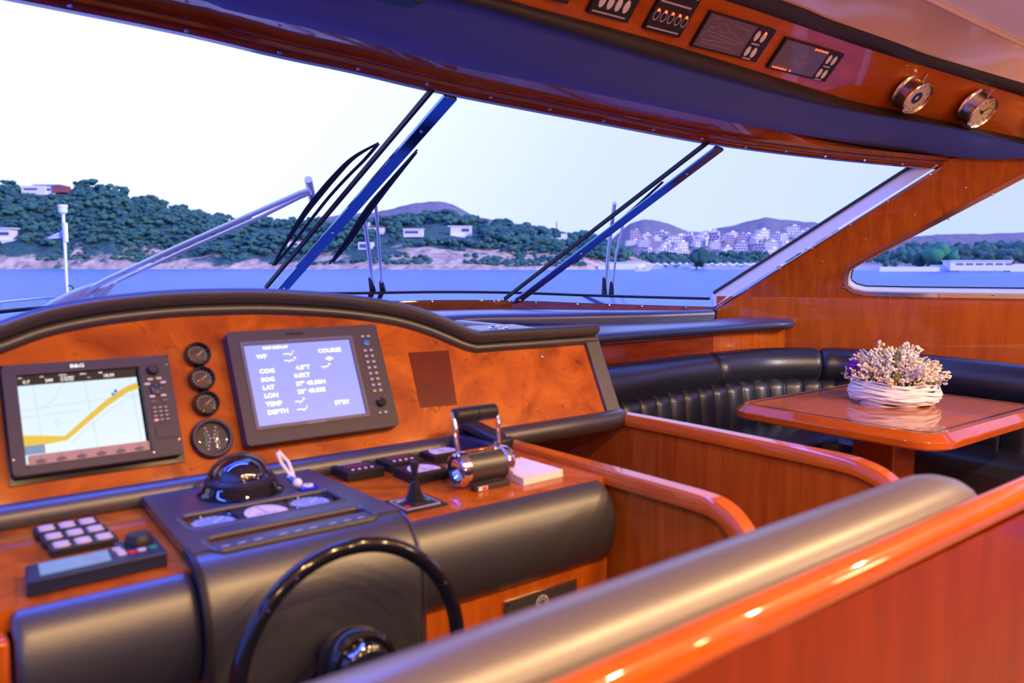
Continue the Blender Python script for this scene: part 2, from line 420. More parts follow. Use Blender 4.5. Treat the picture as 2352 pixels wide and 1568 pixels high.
mb = MB(); mb.plate(offset_loop(wopen, .02), min(-.012*zf, -.010*zf), max(-.012*zf, -.010*zf)); mb.build('window_pane', 'glass', win1, smooth=False)
def screws(parent, pts, nrm, r=.006, name='screw', world=True):
    for p in pts:
        q = MB(frame(p, nrm.orthogonal(), nrm.cross(nrm.orthogonal())))
        q.lathe([(r, 0), (r*.8, r*.5), (0, r*.7)], 8)
        q.build(name, 'chrome', parent, world=world)
nw = (FWALL.to_3x3() @ V((0, 0, 1)))*wsgn
screws(win1, [PL(x, y, WP0, WNL)+nw*.009 for x, y in ((1938, 660), (2003, 600), (2087, 553), (2179, 502), (2279, 447), (2043, 680), (2157, 678), (2280, 676))], nw)
screws(wr, [PL(x, y, WP0, WNL)+nw*.001 for x, y in ((2218, 431), (2100, 493), (1988, 550), (1889, 601))], nw, .005)

# ---------------- windscreen curves
def pz(l): return [PZ(x, y, z) for x, y, z in l]
HEAD = [V((-.9, 2.1, .60)), V((-.3, 2.33, .655))] + pz([(60, 0, .669), (430, 75, .655), (640, 125, .636), (820, 163, .624), (1030, 212, .60), (1380, 280, .56), (1650, 330, .525), (1900, 362, .48)]) + [PL(2152, 386, WP0, WNL)]
T1, T2, T3 = HEAD[6], HEAD[8], HEAD[10]
B1 = PZ(640, 662, -.123); B2 = PZ(1180, 688, -.207); B3 = PL(1648, 703, WP0, WNL)
BASE = [V((-.9, 2.75, -.32)), V((-.2, 3.35, -.27)), V((.36, 3.70, -.228)), V((.95, 3.88, -.208)), PZ(612, 694, -.20), PZ(850, 690, -.20), PZ(1010, 687, -.20), B2, PZ(1400, 696, -.222), B3]
headc = cat_rom(HEAD, 6); basec = cat_rom(BASE, 6)
# panes
def seg(c, a, b):
    ia = min(range(len(c)), key=lambda i: (c[i]-a).length); ib = min(range(len(c)), key=lambda i: (c[i]-b).length)
    return c[ia:ib+1]
panes = []
for k, (ta, tb, ba, bb) in enumerate(((HEAD[0], T1, BASE[0], B1), (T1, T2, B1, B2), (T2, T3, B2, B3))):
    hs = resamp(seg(headc, ta, tb), 14); bs = resamp(seg(basec, ba, bb), 14)
    mb = MB(); mb.loft([[h.lerp(b, t/6) for h, b in zip(hs, bs)] for t in range(7)])
    o = struct(mb, 'window_%d' % (k+2), 'glass')
    panes.append((hs, bs))
def outn(hs, bs):
    n = (hs[-1]-hs[0]).cross(bs[0]-hs[0]).normalized()
    return n if n.y > 0 else -n
NA = outn(*panes[0]); NB = outn((T1, T2), (B1, B2)); NC = outn((T2, T3), (B2, B3))
NA = (T1-V(HEAD[2])).cross(B1-T1).normalized(); NA = NA if NA.y > 0 else -NA
# header trim: varnished ledge carrying the glass, with bright strip and screws
FRONT_IN = V((0, -1, 0))
hd = resamp(headc, 90)
def ofs(c, dy, dz): return [p+V((0, dy, dz)) for p in c]
mb = MB(); mb.loft([ofs(hd, .05, .02), ofs(hd, .03, -.004), ofs(hd, -.002, -.004), ofs(hd, -.012, .004), ofs(hd, -.012, .010), ofs(hd, -.03, .014), ofs(hd, -.034, .024), ofs(hd, -.05, .028), ofs(hd, -.05, .045), ofs(hd, .05, .06)])
t1 = struct(mb, 'trim_1', 'wood_dark', ang=30)
nrm_h = V((0, -.6, -.8)).normalized()
screws(t1, [PZ(x, y-3, z)-V((0, .004, 0)) for x, y, z in ((160, 16, .664), (428, 74, .655), (641, 124, .636), (822, 162, .624), (980, 196, .607), (1126, 226, .588), (1262, 254, .575), (1385, 280, .56), (1500, 300, .545), (1611, 321, .53), (1711, 341, .515), (1804, 350, .50), (1894, 362, .481), (1984, 371, .467), (2071, 380, .452))], nrm_h, .007, world=False)
# base trim: dark frame, pale strip, gasket
bd = resamp(basec, 90)
mb = MB(); mb.loft([ofs(bd, .10, .030), ofs(bd, .05, .022), ofs(bd, -.004, -.006), ofs(bd, -.012, -.06), ofs(bd, -.012, -.14)])
t2 = struct(mb, 'trim_2', 'wood_dark', ang=40)
mb = MB(); mb.loft([ofs(bd, -.010, -.004), ofs(bd, .020, .018), ofs(bd, .050, .036)]); mb.build('bright_strip', 'steel', t2)
mb = MB(); mb.tube(ofs(bd, .052, .040), .006, 8); mb.build('gasket', 'rubber', t2)
screws(t2, [V(min(bd, key=lambda q: (q-PZ(x, 690, z)).length))+V((0, -.014, -.012)) for x, z in ((970, -.175), (1060, -.185), (1145, -.20), (1235, -.21), (1320, -.215), (1404, -.222), (1487, -.225), (1568, -.228))], V((0, -1, .2)).normalized(), .007, world=False)
# mullions
def mullion(name, T, B, n, pxw=.05):
    ax = (B-T).normalized(); side = n.cross(ax).normalized()
    if side.x < 0: side = -side
    fr = frame(T, side, ax); L = (B-T).length
    zs = 1 if (fr.to_3x3() @ V((0, 0, 1))).dot(n) < 0 else -1      # +: local z faces the cabin
    mb = MB(fr); mb.box((.058, L/2, .012*zs), (.054, L, .014))
    o = struct(mb, name, 'steel_mull', bev=.002)
    mb = MB(fr); mb.box((-.014, L/2, -.004*zs), (.012, L, .018)); mb.build('gasket', 'rubber', o)
    nn = (fr.to_3x3() @ V((0, 0, 1)))*zs
    screws(o, [fr @ V((.055, L*t, .0195*zs)) for t in (.13, .62, .97)], nn, .007, world=False)
    return o
mullion('trim_3', T1-V((.05, 0, 0)), B1-V((.05, 0, 0)), NA)
mullion('trim_4', T2-V((.05, 0, 0)), B2-V((.05, 0, 0)), NB)
# right-hand windscreen edge frame on the wall
ed = B3-T3; side = V((1, .3, 0))
sd = (WNL*-1); fr = frame(T3+WNL*.0, ed, WNL*1.0)
Lr = ed.length
zdir = fr.to_3x3() @ V((0, 0, 1)); sg = 1 if zdir.y > 0 else -1
of = -NC if NC.y < 0 else NC
mb = MB(); rr_ = []
for t_ in (-.01, 1.01):
    p_ = T3.lerp(B3, t_)+WNL*.012
    rr_.append([p_+of*.012, p_+of*.012+WNL*.016, p_+of*.10+WNL*.016, p_+of*.10])
mb.loft(rr_, closed=True, caps=True); t5 = struct(mb, 'trim_5', 'whiteframe')
mb = MB(fr); mb.v = []; rr_ = [[T3.lerp(B3, t_)+WNL*.032+of*(.096+.01*math.cos(a_))+WNL*.01*math.sin(a_) for a_ in [math.pi*k/4 for k in range(8)]] for t_ in (0, 1)]; mb.M = I4; mb.loft(rr_, closed=True, caps=True); mb.build('gasket', 'rubber', t5)
mb = MB(fr); mb.box((Lr/2, .020, -.006*sg), (Lr+.03, .022, .010)); mb.build('edge_bar', 'steel', t5, bev=.002)
screws(t5, [fr @ V((Lr*t, .032, -.006*sg)) for t in (.03, .2, .36, .53, .68, .84, .98)], fr.to_3x3() @ V((0, 1, 0)), .006, world=False)

# ---------------- overhead
N0 = [V((-.9, 2.02, .64)), V((-.2, 2.2, .70)), V((.3, 2.27, .71))] + pz([(464, 0, .70), (527, 24, .69), (790, 84, .675), (1054, 153, .65), (1240, 190, .635), (1500, 243, .61), (1700, 285, .59), (1900, 320, .562), (2060, 346, .53)]) + [PL(2239, 362, WP0, WNL)+WNL*.002, PL(2352, 350, WP0, WNL)+WNL*.004]
R0 = [V((-.9, 1.75, .66)), V((.2, 1.93, .715))] + pz([(1028, 0, .722), (1240, 58, .711), (1454, 121, .692), (1699, 190, .671), (1900, 240, .655), (2050, 268, .630), (2180, 290, .594), (2270, 310, .558), (2352, 328, .52)])
R1 = [V((-.9, 1.72, .69)), V((.2, 1.88, .745))] + pz([(1100, -18, .75), (1240, 20, .745), (1546, 104, .736), (1900, 214, .706), (1960, 232, .698), (2070, 256, .668), (2180, 280, .628), (2270, 300, .588), (2352, 317, .546)])
U0 = [V((-.9, 1.60, .84)), V((.2, 1.77, .87)), V((1.5, 1.777, .874))] + pz([(1662, 0, .874), (1800, 46, .872), (1960, 101, .863), (2060, 133, .840), (2160, 163, .803), (2283, 201, .750), (2352, 222, .715)])
U1 = [V((-.9, 1.57, .88)), V((.2, 1.735, .915)), V((1.5, 1.74, .915))] + pz([(1795, 0, .912), (1900, 42, .907), (1960, 63, .898), (2060, 98, .876), (2130, 125, .856), (2240, 158, .812), (2352, 191, .762)])
C0 = [V((-.9, 1.1, .93)), V((.2, 1.33, .945)), V((1.5, 1.36, .945))] + pz([(1960, -78, .95), (2130, 0, .945), (2240, 53, .918), (2300, 82, .90), (2352, 107, .882)])
def ext(c, k=.3):
    d = (c[-1]-c[-2]).normalized(); return c+[c[-1]+d*k]
def cur(c, n=100): return resamp(cat_rom(ext(c), 6), n)
hN, hR, hR1, hU0, hU1, hC = [cur(c) for c in (N0, R0, R1, U0, U1, C0)]
hH = resamp(cat_rom(HEAD[:-1]+[T3, T3+WD*.9+V((0, 0, .02))], 6), 100)
wood_over = MB(); wood_over.loft([[p+V((0, -.05, .04)) for p in hH], [p for p in hN]])
ceil = struct(wood_over, 'trim_6', 'wood', ang=60)
mb = MB(); rows = []
for t in (0, .1, .25, .5, .75, .9, 1):
    sag = .045*math.sin(math.pi*t)
    rows.append([a.lerp(b, t)+V((0, 0, -sag)) for a, b in zip(hN, hR)])
mb.loft(rows); struct(mb, 'trim_7', 'navy', ang=60)
oc = thing('overhead_console', 'long varnished overhead panel with padded dark edges above the windscreen', 'overhead panel', loc=(1.5, 1.9, .74))
mb = MB(); rows = []
for t in range(7):
    a = math.pi*t/6
    rows.append([p.lerp(q, (1-math.cos(a))/2)+V((0, -.022, -.018))*math.sin(a) for p, q in zip(hR, hR1)])
mb.loft(rows); mb.build('padded_edge', 'band', oc, world=True, ang=70)
mb = MB(); mb.loft([hR1, [p.lerp(q, .5) for p, q in zip(hR1, hU0)], hU0]); mb.build('wood_panel', 'wood_h', oc, world=True, ang=70)
mb = MB(); rows = []
for t in range(5):
    a = math.pi*t/4
    rows.append([p.lerp(q, (1-math.cos(a))/2)+V((0, -.010, -.012))*math.sin(a) for p, q in zip(hU0, hU1)])
mb.loft(rows); mb.build('upper_edge_band', 'band', oc, world=True, ang=70)
mb = MB(); mb.loft([hU1, [p.lerp(q, .5)+V((0, 0, .02)) for p, q in zip(hU1, hC)], hC]); struct(mb, 'trim_8', 'cream', ang=70)
# headliner + rest of the ceiling
mb = MB(); mb.loft([[p+V((0, 0, .012)) for p in hC], [p+V((0, -.5, .06)) for p in hC], [V((p.x, .3, .97)) for p in hC], [V((p.x, -3.2, .97)) for p in hC]]); struct(mb, 'ceiling', 'silk', ang=70)
mb = MB(); mb.tube([p+V((0, .0, .004)) for p in hC], .008, 8); struct(mb, 'trim_9', 'cream')
for i, (x, y) in enumerate(LAMP_POS):
    pass
# floor, left and back walls (behind and beside the camera)
mb = MB(); mb.box((1.6, .2, -1.53), (6.4, 7.6, .06)); M['carpet'] = bsdf('beige_carpet', (.35, .27, .2), .9, bump=(200, .5)); struct(mb, 'floor', 'carpet')
mb = MB(); mb.box((-1.3, -.4, -.98), (.06, 5.6, 1.04)); mb.box((-1.3, -.4, .92), (.06, 5.6, .16)); mb.box((-1.3, -2.8, .2), (.06, .8, 1.32)); struct(mb, 'wall_left', 'wood', smooth=False)
mb = MB(); mb.box((1.6, -3.2, -.25), (6, .06, 2.5)); struct(mb, 'wall_back', 'wood', smooth=False)
mb = MB(); mb.box((4.8, -1.5, .05), (.06, 3.4, 2.2)); struct(mb, 'wall_right', 'wood', smooth=False)
# front wall below the windscreen
mb = MB(); mb.loft([[V((p.x, p.y+.02, -.235)) for p in bd], [V((p.x, p.y+.02, -1.5)) for p in bd]]); struct(mb, 'wall_front', 'wood_dark', ang=60)

# ==================================================================== DASH SHELVES
sh = thing('dash_shelf', 'black leather covered shelf stepping up to the base of the windscreen', 'shelf', loc=(2.8, 2.6, -.28))
s1 = [PZ(1030, 724, -.232), PZ(1300, 719, -.232), PZ(1500, 715, -.232), PZ(1640, 711, -.232)]
f1 = resamp(cat_rom([V((1.2, 2.75, -.232))]+s1, 6), 50); b1 = resamp([p for p in bd if p.x > 1.1], 50)
mb = MB(); mb.loft([[V((p.x, p.y, -.29)) for p in f1], [V((p.x, p.y-.006, -.262)) for p in f1], [V((p.x, p.y-.004, -.240)) for p in f1], [V((p.x, p.y+.012, -.232)) for p in f1], [V((p.x, p.y-.010, -.258)) for p in b1]])
mb.build('upper_step', 'leather_sky', sh, world=True, ang=60)
f2 = [V((1.66, 2.38, -.285)), V((2.6, 2.385, -.285)), V((3.40, 2.375, -.285)), V((3.58, 2.35, -.285)), V((3.70, 2.42, -.285))]
f2 = resamp(cat_rom(f2, 6), 50)
mb = MB(); mb.loft([[V((p.x, p.y+.02, -.328)) for p in f2], [V((p.x, p.y-.004, -.326)) for p in f2], [V((p.x, p.y-.014, -.31)) for p in f2], [V((p.x, p.y-.008, -.293)) for p in f2], [V((p.x, p.y+.012, -.285)) for p in f2], [V((p.x*.97+.02, 2.86-.19*max(0, (p.x-2.3)), -.285)) for p in f2]])
mb.build('lower_step', 'leather_sky', sh, world=True, ang=60)
mb = MB(); mb.box((2.62, 2.47, -.385), (2.1, .06, .115)); fa = mb.build('fascia', 'wood', sh, world=True)
mb = MB(); mb.box((2.40, 2.436, -.385), (1.36, .012, .085)); mb.build('locker_door', M['wood_dark'], sh, world=True, bev=.003)

# ==================================================================== HELM CONSOLE
TH = math.radians(26); PU = V((0, math.sin(TH), math.cos(TH)))
FP = frame((0, 1.66, -.42), (1, 0, 0), PU)
con = thing('helm_console', 'arched helm console with burl wood dash and black padded leather surround', 'console', loc=(.9, 1.5, -1.5))
bin_ = [(-.16, .14), (-.05, .195), (.05, .240), (.156, .279), (.23, .307), (.308, .324), (.391, .334), (.478, .340), (.571, .341), (.668, .339), (.772, .331), (.881, .318), (.996, .296), (1.08, .268), (1.14, .240), (1.185, .217), (1.224, .204)]
arch = [(p.x, p.y) for p in cat_rom([V((a, b, 0)) for a, b in bin_], 5)]
flat = [(1.30, .204), (1.45, .203), (1.62, .202)]
mb = MB(FP); mb.plate([(-.16, -.03)]+[(1.62, -.03)]+[(x, u+.02) for x, u in (arch+flat)[::-1]], -.012, 0)
mb.build('dash_panel', 'burl', con, world=True)
mb = MB(FP); mb.plate([(1.017, .072), (1.125, .068), (1.142, .215), (1.022, .218)], 0, .0008); mb.build('veneer_patch', 'stain', con, world=True)
tag(con.children[-1], 'darker rectangular veneer patch')
sec = [(-.004, -.01), (-.002, .006), (.004, .014), (.012, .016), (.019, .012), (.021, .008), (.021, .024), (.027, .036), (.037, .040), (.048, .034), (.054, .018), (.055, -.004), (.050, -.03)]
path = arch+flat+[(1.66, .202)]
# sweep with mitre normals
rows = []; outer = []
for i, (x, u) in enumerate(path):
    a = V(path[max(0, i-1)]); b_ = V(path[min(len(path)-1, i+1)]); t = (b_-a).normalized(); n2 = V((-t.y, t.x))
    k = 1.0
    rows.append([FP @ V((x+n2.x*o*k, u+n2.y*o*k, h)) for o, h in sec]); outer.append(rows[-1][-1])
mb = MB(); mb.loft(rows, caps=False); mb.build('padded_brow', 'leather', con, world=True, ang=50)
row2 = [p+V((0, .16, -.006)) for p in outer]; row3 = [V((p.x, 2.15, -.2+(p.z+.2)*.75)) for p in outer]; row4 = [V((p.x, 2.55, -.235+(p.z+.2)*.45)) for p in outer]; row5 = [V((p.x, 2.9, -.26)) for p in outer]
mb = MB(); mb.loft([outer, row2, row3, row4, row5]); mb.build('dash_top', 'leather_sky', con, world=True, ang=70)
mb = MB(FP); mb.plate([(1.615, -.03), (1.672, -.03), (1.672, .235), (1.655, .25), (1.615, .25)], -.10, .010); mb.build('end_trim', 'leather', con, world=True, bev=.006)
# flat end top
mb = MB(); mb.box((1.655, 2.12, -.26), (.05, .72, .10)); mb.build('end_cap', 'leather_sky', con, world=True, bev=.01)
mb = MB(); mb.lathe([(.026, 0), (.034, 0), (.034, .004), (.030, .005), (.026, .002)], 28, M=Matrix.Translation(V((1.50, 2.02, -.2035)))); mb.lathe([(.012, 0), (.012, .006), (0, .008)], 16, M=Matrix.Translation(V((1.50, 2.02, -.2035))))
mb.build('socket_ring', 'chrome', con, world=True)
mb = MB(FP); mb.lathe([(.006, 0), (.006, .004), (.003, .006), (0, .006)], 14, c=(1.443, .175, 0)); mb.build('push_button', 'chrome', con, world=True)
mb = MB(); mb.tube([V((x, 1.630, -.448)) for x in (-.1, .3, .7, 1.1, 1.4, 1.655)]+[V((1.672, 1.632, -.446))], [.028]*6+[.018], 20); mb.build('base_roll', 'leather', con, world=True)
# work surface
mb = MB(); mb.box((.64, 1.44, -.475), (1.12, .42, .03)); mb.build('work_surface', 'burl', con, world=True)
# bolsters
def bolster(x0, x1, r=.09, cy=1.236, cz=-.552, ry=.062, down=None, nx=6, end=0):
    rows = []
    pr = [(cy+.03, cz+r)]+[(cy-ry*math.sin(a), cz+r*math.cos(a)) for a in [math.radians(i*10) for i in range(0, 19)]]+[(cy+.03, cz-r)]
    if down: pr = [(cy+.03, cz+r)]+[(cy-ry*math.sin(a), cz+r*math.cos(a)) for a in [math.radians(i*10) for i in range(0, 10)]]+[(cy-ry, down)]
    N_ = 12
    xs = [x0]+[x0+end*(1-math.cos(math.pi/2*k/3)) for k in (1, 2, 3)]+[x0+(x1-x0)*k/N_ for k in range(1, N_)]+[x1-end*(1-math.cos(math.pi/2*k/3)) for k in (3, 2, 1)]+[x1]
    xs = sorted(set(xs))
    for x in xs:
        e = min(x-x0, x1-x); k = 1 if end == 0 or e > end else math.sqrt(max(0, 1-((end-e)/end)**2))
        kk = 1-(1-k)*end/r*.8
        rows.append([(x, cy+(a-cy)*kk, cz+(b-cz)*kk) for a, b in pr])
    mb = MB(); mb.loft(rows, caps=True); return mb
bolster(.10, .334, end=.012).build('bolster', 'leather', con, world=True, ang=50)
bolster(.681, 1.185, end=.012).build('bolster', 'leather', con, world=True, ang=50)
bolster(.335, .70, r=.112, cy=1.240, cz=-.553, ry=.085, down=-1.3, end=.012).build('steering_column_cover', 'leather', con, world=True, ang=50)
mb = MB(); mb.tube([(.336, 1.26, -.441)]+[(.336, 1.240-.086*math.sin(math.radians(a)), -.555+.112*math.cos(math.radians(a))) for a in range(0, 91, 10)]+[(.336, 1.154, -1.2)], .006, 8); mb.build('piping', 'plastic', con, world=True)
mb = MB(); mb.tube([(.699, 1.26, -.441)]+[(.699, 1.240-.086*math.sin(math.radians(a)), -.555+.112*math.cos(math.radians(a))) for a in range(0, 91, 10)]+[(.699, 1.154, -1.2)], .0025, 8); mb.build('seam', 'leather', con, world=True)
# lower wooden front + end panel
mb = MB(); mb.box((.63, 1.235, -1.07), (1.12, .05, .88)); mb.build('lower_front', 'wood', con, world=True, smooth=False)
mb = MB(); mb.box((.075, 1.42, -1.0), (.04, .46, 1.03)); mb.build('end_panel', 'wood_h', con, world=True, bev=.008)
# hood (instrument frame) over the surface with two slots
FH = frame((0, 0, -.450), (1, 0, 0), (0, 1, 0))
mb = MB(FH); mb.plate([(.336, 1.235), (.352, 1.612), (.350, 1.622), (.676, 1.622), (.686, 1.612), (.70, 1.235)], -.006, .012,
    [rrect(.372, 1.347, .648, 1.437, .018), rrect(.372, 1.228, .650, 1.297, .016)])
mb.build('instrument_hood', 'leather', con, world=True, bev=.006)
for (x0, y0, x1, y1) in ((.372, 1.347, .648, 1.437), (.372, 1.228, .650, 1.297)):
    mb = MB(FH); mb.tube([V((a, b, .009)) for a, b in rrect(x0-.002, y0-.002, x1+.002, y1+.002, .018)], .0055, 10, True); mb.build('slot_piping', 'leather', con, world=True)

mb = MB(); mb.box((.515, 1.33, -.4555), (.30, .24, .009)); mb.build('inset_plate', 'burl', con, world=True, smooth=False)
FS2 = frame((0, 0, -.451), (1, 0, 0), (0, 1, 0))
# ---------------- instruments on the dash
def inst(name, label, cat, F, x, y, z=0, group=None): return thing(name, label, cat, F @ Matrix.Translation(V((x, y, z))), group=group)
# chart plotter (left)
cp = inst('chart_plotter', 'chart plotter showing a pale sea chart with a yellow route band, left on the dash', 'chart plotter', FP, .299, .139)
mb = MB(); mb.plate(rect(-.151, -.117, .151, .113), 0, .006); mb.build('mounting_plate', 'gloss', cp)
mb = MB(); mb.plate(rrect(-.147, -.106, .147, .106, .010), .006, .026, [rect(-.124, -.0895, .0885, .085)]); mb.build('bezel', 'bezel', cp, bev=.003)
mb = MB(); mb.plate(rect(-.124, -.082, .082, .085), .006, .018); sc_ = mb.build('screen', 'scr_chart', cp, smooth=False)
Z = .0185
mb = MB(); mb.plate(rect(-.124, .066, .082, .085), .018, Z); mb.build('status_bar', 'scr_black', sc_, smooth=False)
mb = MB()
def ribbon(P, Wd): 
    for (a, b), (wa, wb) in zip(zip(P, P[1:]), zip(Wd, Wd[1:])):
        d = V((b[0]-a[0], b[1]-a[1])).normalized(); n = V((-d.y, d.x))
        mb.plate([(a[0]-n.x*wa, a[1]-n.y*wa), (b[0]-n.x*wb, b[1]-n.y*wb), (b[0]+n.x*wb, b[1]+n.y*wb), (a[0]+n.x*wa, a[1]+n.y*wa)], .018, Z)
ribbon([(-.124, -.040), (-.094, -.042), (-.054, -.044)], [.0105, .009, .004])
ribbon([(-.056, -.044), (.020, .016), (.060, .041), (.082, .048)], [.0045, .0055, .0060, .0065])
mb.build('route_band', 'scr_yellow', sc_, smooth=False)
mb = MB()
for L_ in ([(-.098, .066), (-.094, -.070)], [(-.012, .066), (-.004, -.072)], [(.070, .066), (.074, -.072)], [(-.124, .018), (-.02, .024), (.082, .030)], [(-.046, .066), (-.058, .052), (-.062, .038), (-.08, .024), (-.092, .018)], [(-.124, .004), (-.02, .008)], [(-.05, -.056), (-.02, -.030), (.03, .006), (.06, .022), (.082, .026)], [(-.066, -.004), (-.062, -.012), (-.066, -.022), (-.070, -.012), (-.066, -.004)]):
    for q in line2(L_, .0007): mb.plate(q, .018, Z-.0002)
mb.build('chart_lines', 'scr_line', sc_, smooth=False)
mb = MB(); mb.plate(circ(.035, .034, .003), .018, Z+.0003); mb.plate(circ(.0405, .040, .0035), .018, Z-.0001); mb.build('chart_mark', 'scr_dot', sc_, smooth=False)
mb = MB(); mb.plate(rect(-.124, -.067, -.091, -.050), .018, Z+.0002); mb.build('legend_box', 'scr_box', sc_, smooth=False)
mb = MB()
for s_, x, y, sz in (('SOG', -.121, .081, .003), ('0.7', -.114, .0725, .009), ('COG', -.086, .081, .003), ('349', -.078, .0725, .009), ('POSITION', -.054, .0815, .003), ('37°46.880N', -.052, .076, .0048), ('23°48.030E', -.052, .071, .0048), ('DEPTH', -.018, .0805, .0035), ('---', -.006, .073, .006), ('TIME', .014, .0805, .0035), ('18:39', .022, .0735, .009)):
    mb.text(s_, x, y, sz, Z+.0003, bold=.0001)
mb.build('status_text', 'scr_white', sc_, smooth=False)
mb = MB(); mb.plate(rrect(-.120, -.087, .087, -.0685, .002), .0175, .0195); mb.build('softkey_strip', 'tan', cp, smooth=False)
for k in range(6):
    mb = MB(); mb.lathe([(.0085, 0), (.008, .002), (0, .0025)], 18, M=Matrix.Translation(V((-.100+k*.0335, -.0815, .0195))) @ Matrix.Diagonal(V((1, .42, 1, 1)))); mb.box((-.100+k*.0335, -.0745, .0198), (.0008, .008, .0004)); mb.build('soft_key', 'dim', cp)
mb = MB(); mb.lathe([(.0115, 0), (.0115, .002), (.010, .010), (.008, .0115), (0, .0115)], 24, c=(.112, .075, .026)); mb.build('rotary_knob', 'plastic', cp)
mb = MB(); mb.lathe([(.0125, 0), (.0115, .004), (0, .005)], 24, c=(.114, .034, .026)); mb.build('cursor_pad', 'navyplastic', cp)
for a in range(4):
    mb = MB(); mb.ico((.114+.008*math.cos(a*math.pi/2), .034+.008*math.sin(a*math.pi/2), .0305), .0012, 1); mb.build('arrow_mark', 'btn', cp)
for (x, y, mt) in [(.105, .0555, 'btn'), (.121, .0562, 'btn'), (.098, .046, 'btn'), (.128, .047, 'btn'), (.104, .019, 'btn'), (.125, .0195, 'btn'), (.104, .008, 'dim'), (.126, .009, 'dim')]:
    mb = MB(); mb.plate(rrect(x-.0055, y-.0022, x+.0055, y+.0022, .0018, 2), .026, .0285); mb.build('key', mt, cp)
for r in range(4):
    for c in range(3):
        mb = MB(); mb.plate(rrect(.1005+c*.0105, -.0075-r*.0085, .1085+c*.0105, -.0030-r*.0085, .001, 2), .026, .0285)
        k_ = mb.build('keypad_key', 'pink' if (r == 3 and c == 0) else 'dim', cp)
        mb = MB(); mb.plate(rect(.1025+c*.0105, -.006-r*.0085, .1065+c*.0105, -.0045-r*.0085), .0285, .0288); mb.build('key_mark', 'btn', k_)
mb = MB(); mb.plate(rrect(.100, -.068, .137, -.043, .002), .026, .0275); mb.build('card_door', M['bezel'], cp, bev=.001)
mb = MB(); mb.text('B&G', -.022, .0955, .010, .0263, 'CENTER', bold=.0002, sx=1.3); mb.build('logo', 'scr_white', cp, smooth=False)
for (x, y) in ((-.143, -.075), (.141, -.075), (.141, .085), (.09, -.095)):
    mb = MB(); mb.ico((x, y, .0265), .0028, 1, (1, 1, .5)); mb.build('bezel_screw', 'chrome', cp)
# navigation display (right)
nd = inst('navigation_display', 'blue navigation data monitor in dark bezel, in the middle of the dash', 'monitor', FP, .7505, .157)
X0 = .7505; U_0 = .157
mb = MB(); mb.plate(rrect(-.181, -.129, .181, .129, .009), 0, .034, [rect(-.1495, -.090, .1035, .095)]); mb.build('bezel', 'bezel', nd, bev=.004)
mb = MB(); mb.plate(rrect(-.157, -.098, .111, .103, .004), .033, .036, [rect(-.1495, -.090, .1035, .095)]); mb.build('inner_frame', 'dim', nd, bev=.001)
mb = MB(); mb.plate(rect(-.1495, -.090, .1035, .095), .01, .030); s2 = mb.build('screen', 'scr_blue', nd, smooth=False)
sw_, sh_ = .253, .185
def sxy(fx, fy): return -.1495+fx*sw_, .095-fy*sh_
for s_, fx, fy, sz in (('NAV DISPLAY', .17, .045, .0085), ('WP', .10, .15, .0135), ('---,-\'', .34, .13, .0135), ('--,--"', .34, .215, .0135), ('COURSE', .67, .13, .0135), ('-,--"', .67, .33, .0135), ('COG', .10, .335, .0135), ('4.8°T', .43, .325, .0135), ('SOG', .10, .44, .0135), ('0.0KT', .40, .425, .0135), ('LAT', .10, .54, .0135), ('37° 48.58N', .40, .53, .0135), ('LON', .10, .64, .0135), ('23° 48.03E', .40, .63, .0135), ('TEMP', .10, .745, .0135), ('--,-"', .36, .74, .0135), ('DEPTH', .10, .845, .0135), ('---,-\'', .36, .84, .0135), ("ST'BY", .72, .82, .0135)):
    x, y = sxy(fx, fy); mb = MB(); mb.text(s_, x, y, sz, .0304, bold=.0006, sx=1.12); mb.build('readout_text', 'scr_white', s2, smooth=False)
x, y = sxy(.765, .235); mb = MB(); mb.plate([(x-.011, y), (x, y-.0055), (x+.011, y), (x, y+.0055)], .030, .0304)
mb.build('course_mark', 'scr_white', s2, smooth=False)
mb = MB(); mb.text('FURUNO', -.028, .1155, .009, .0343, 'CENTER', bold=.0003, sx=1.1); mb.build('logo', 'gloss', nd, smooth=False)
mb = MB(); mb.text('NAVIGATION SYSTEM', -.022, -.0965, .0045, .0363, 'CENTER'); mb.build('caption', 'grey', nd, smooth=False)
def key(par, x, y, w_, h_, z, mt, mark=True):
    mb = MB(); mb.plate(rrect(x-w_/2, y-h_/2, x+w_/2, y+h_/2, .0015, 2), z, z+.002); k_ = mb.build('key', mt, par)
    if mark: mb = MB(); mb.plate(rect(x-w_*.25, y-h_*.18, x+w_*.25, y+h_*.18), z+.002, z+.0023); mb.build('key_mark', 'btn', k_, smooth=False)
for r in range(8):
    for c in range(2): key(nd, .136+c*.0155, .0625-r*.0145, .0115, .009, .034, 'dim')
key(nd, .138, .0985, .012, .008, .034, 'dim'); key(nd, .153, .0985, .012, .008, .034, 'dim'); key(nd, .1365, -.093, .010, .007, .034, 'dim'); key(nd, .1515, -.093, .011, .008, .034, 'bluekey')
mb = MB(); mb.lathe([(.0085, 0), (.008, .003), (0, .004)], 20, c=(.1445, .082, .034)); mb.build('round_button', 'bluekey', nd)
mb = MB(); mb.lathe([(.011, 0), (.0105, .009), (.009, .0105), (0, .0105)], 22, c=(.145, -.069, .034)); mb.build('rotary_knob', 'gloss', nd)
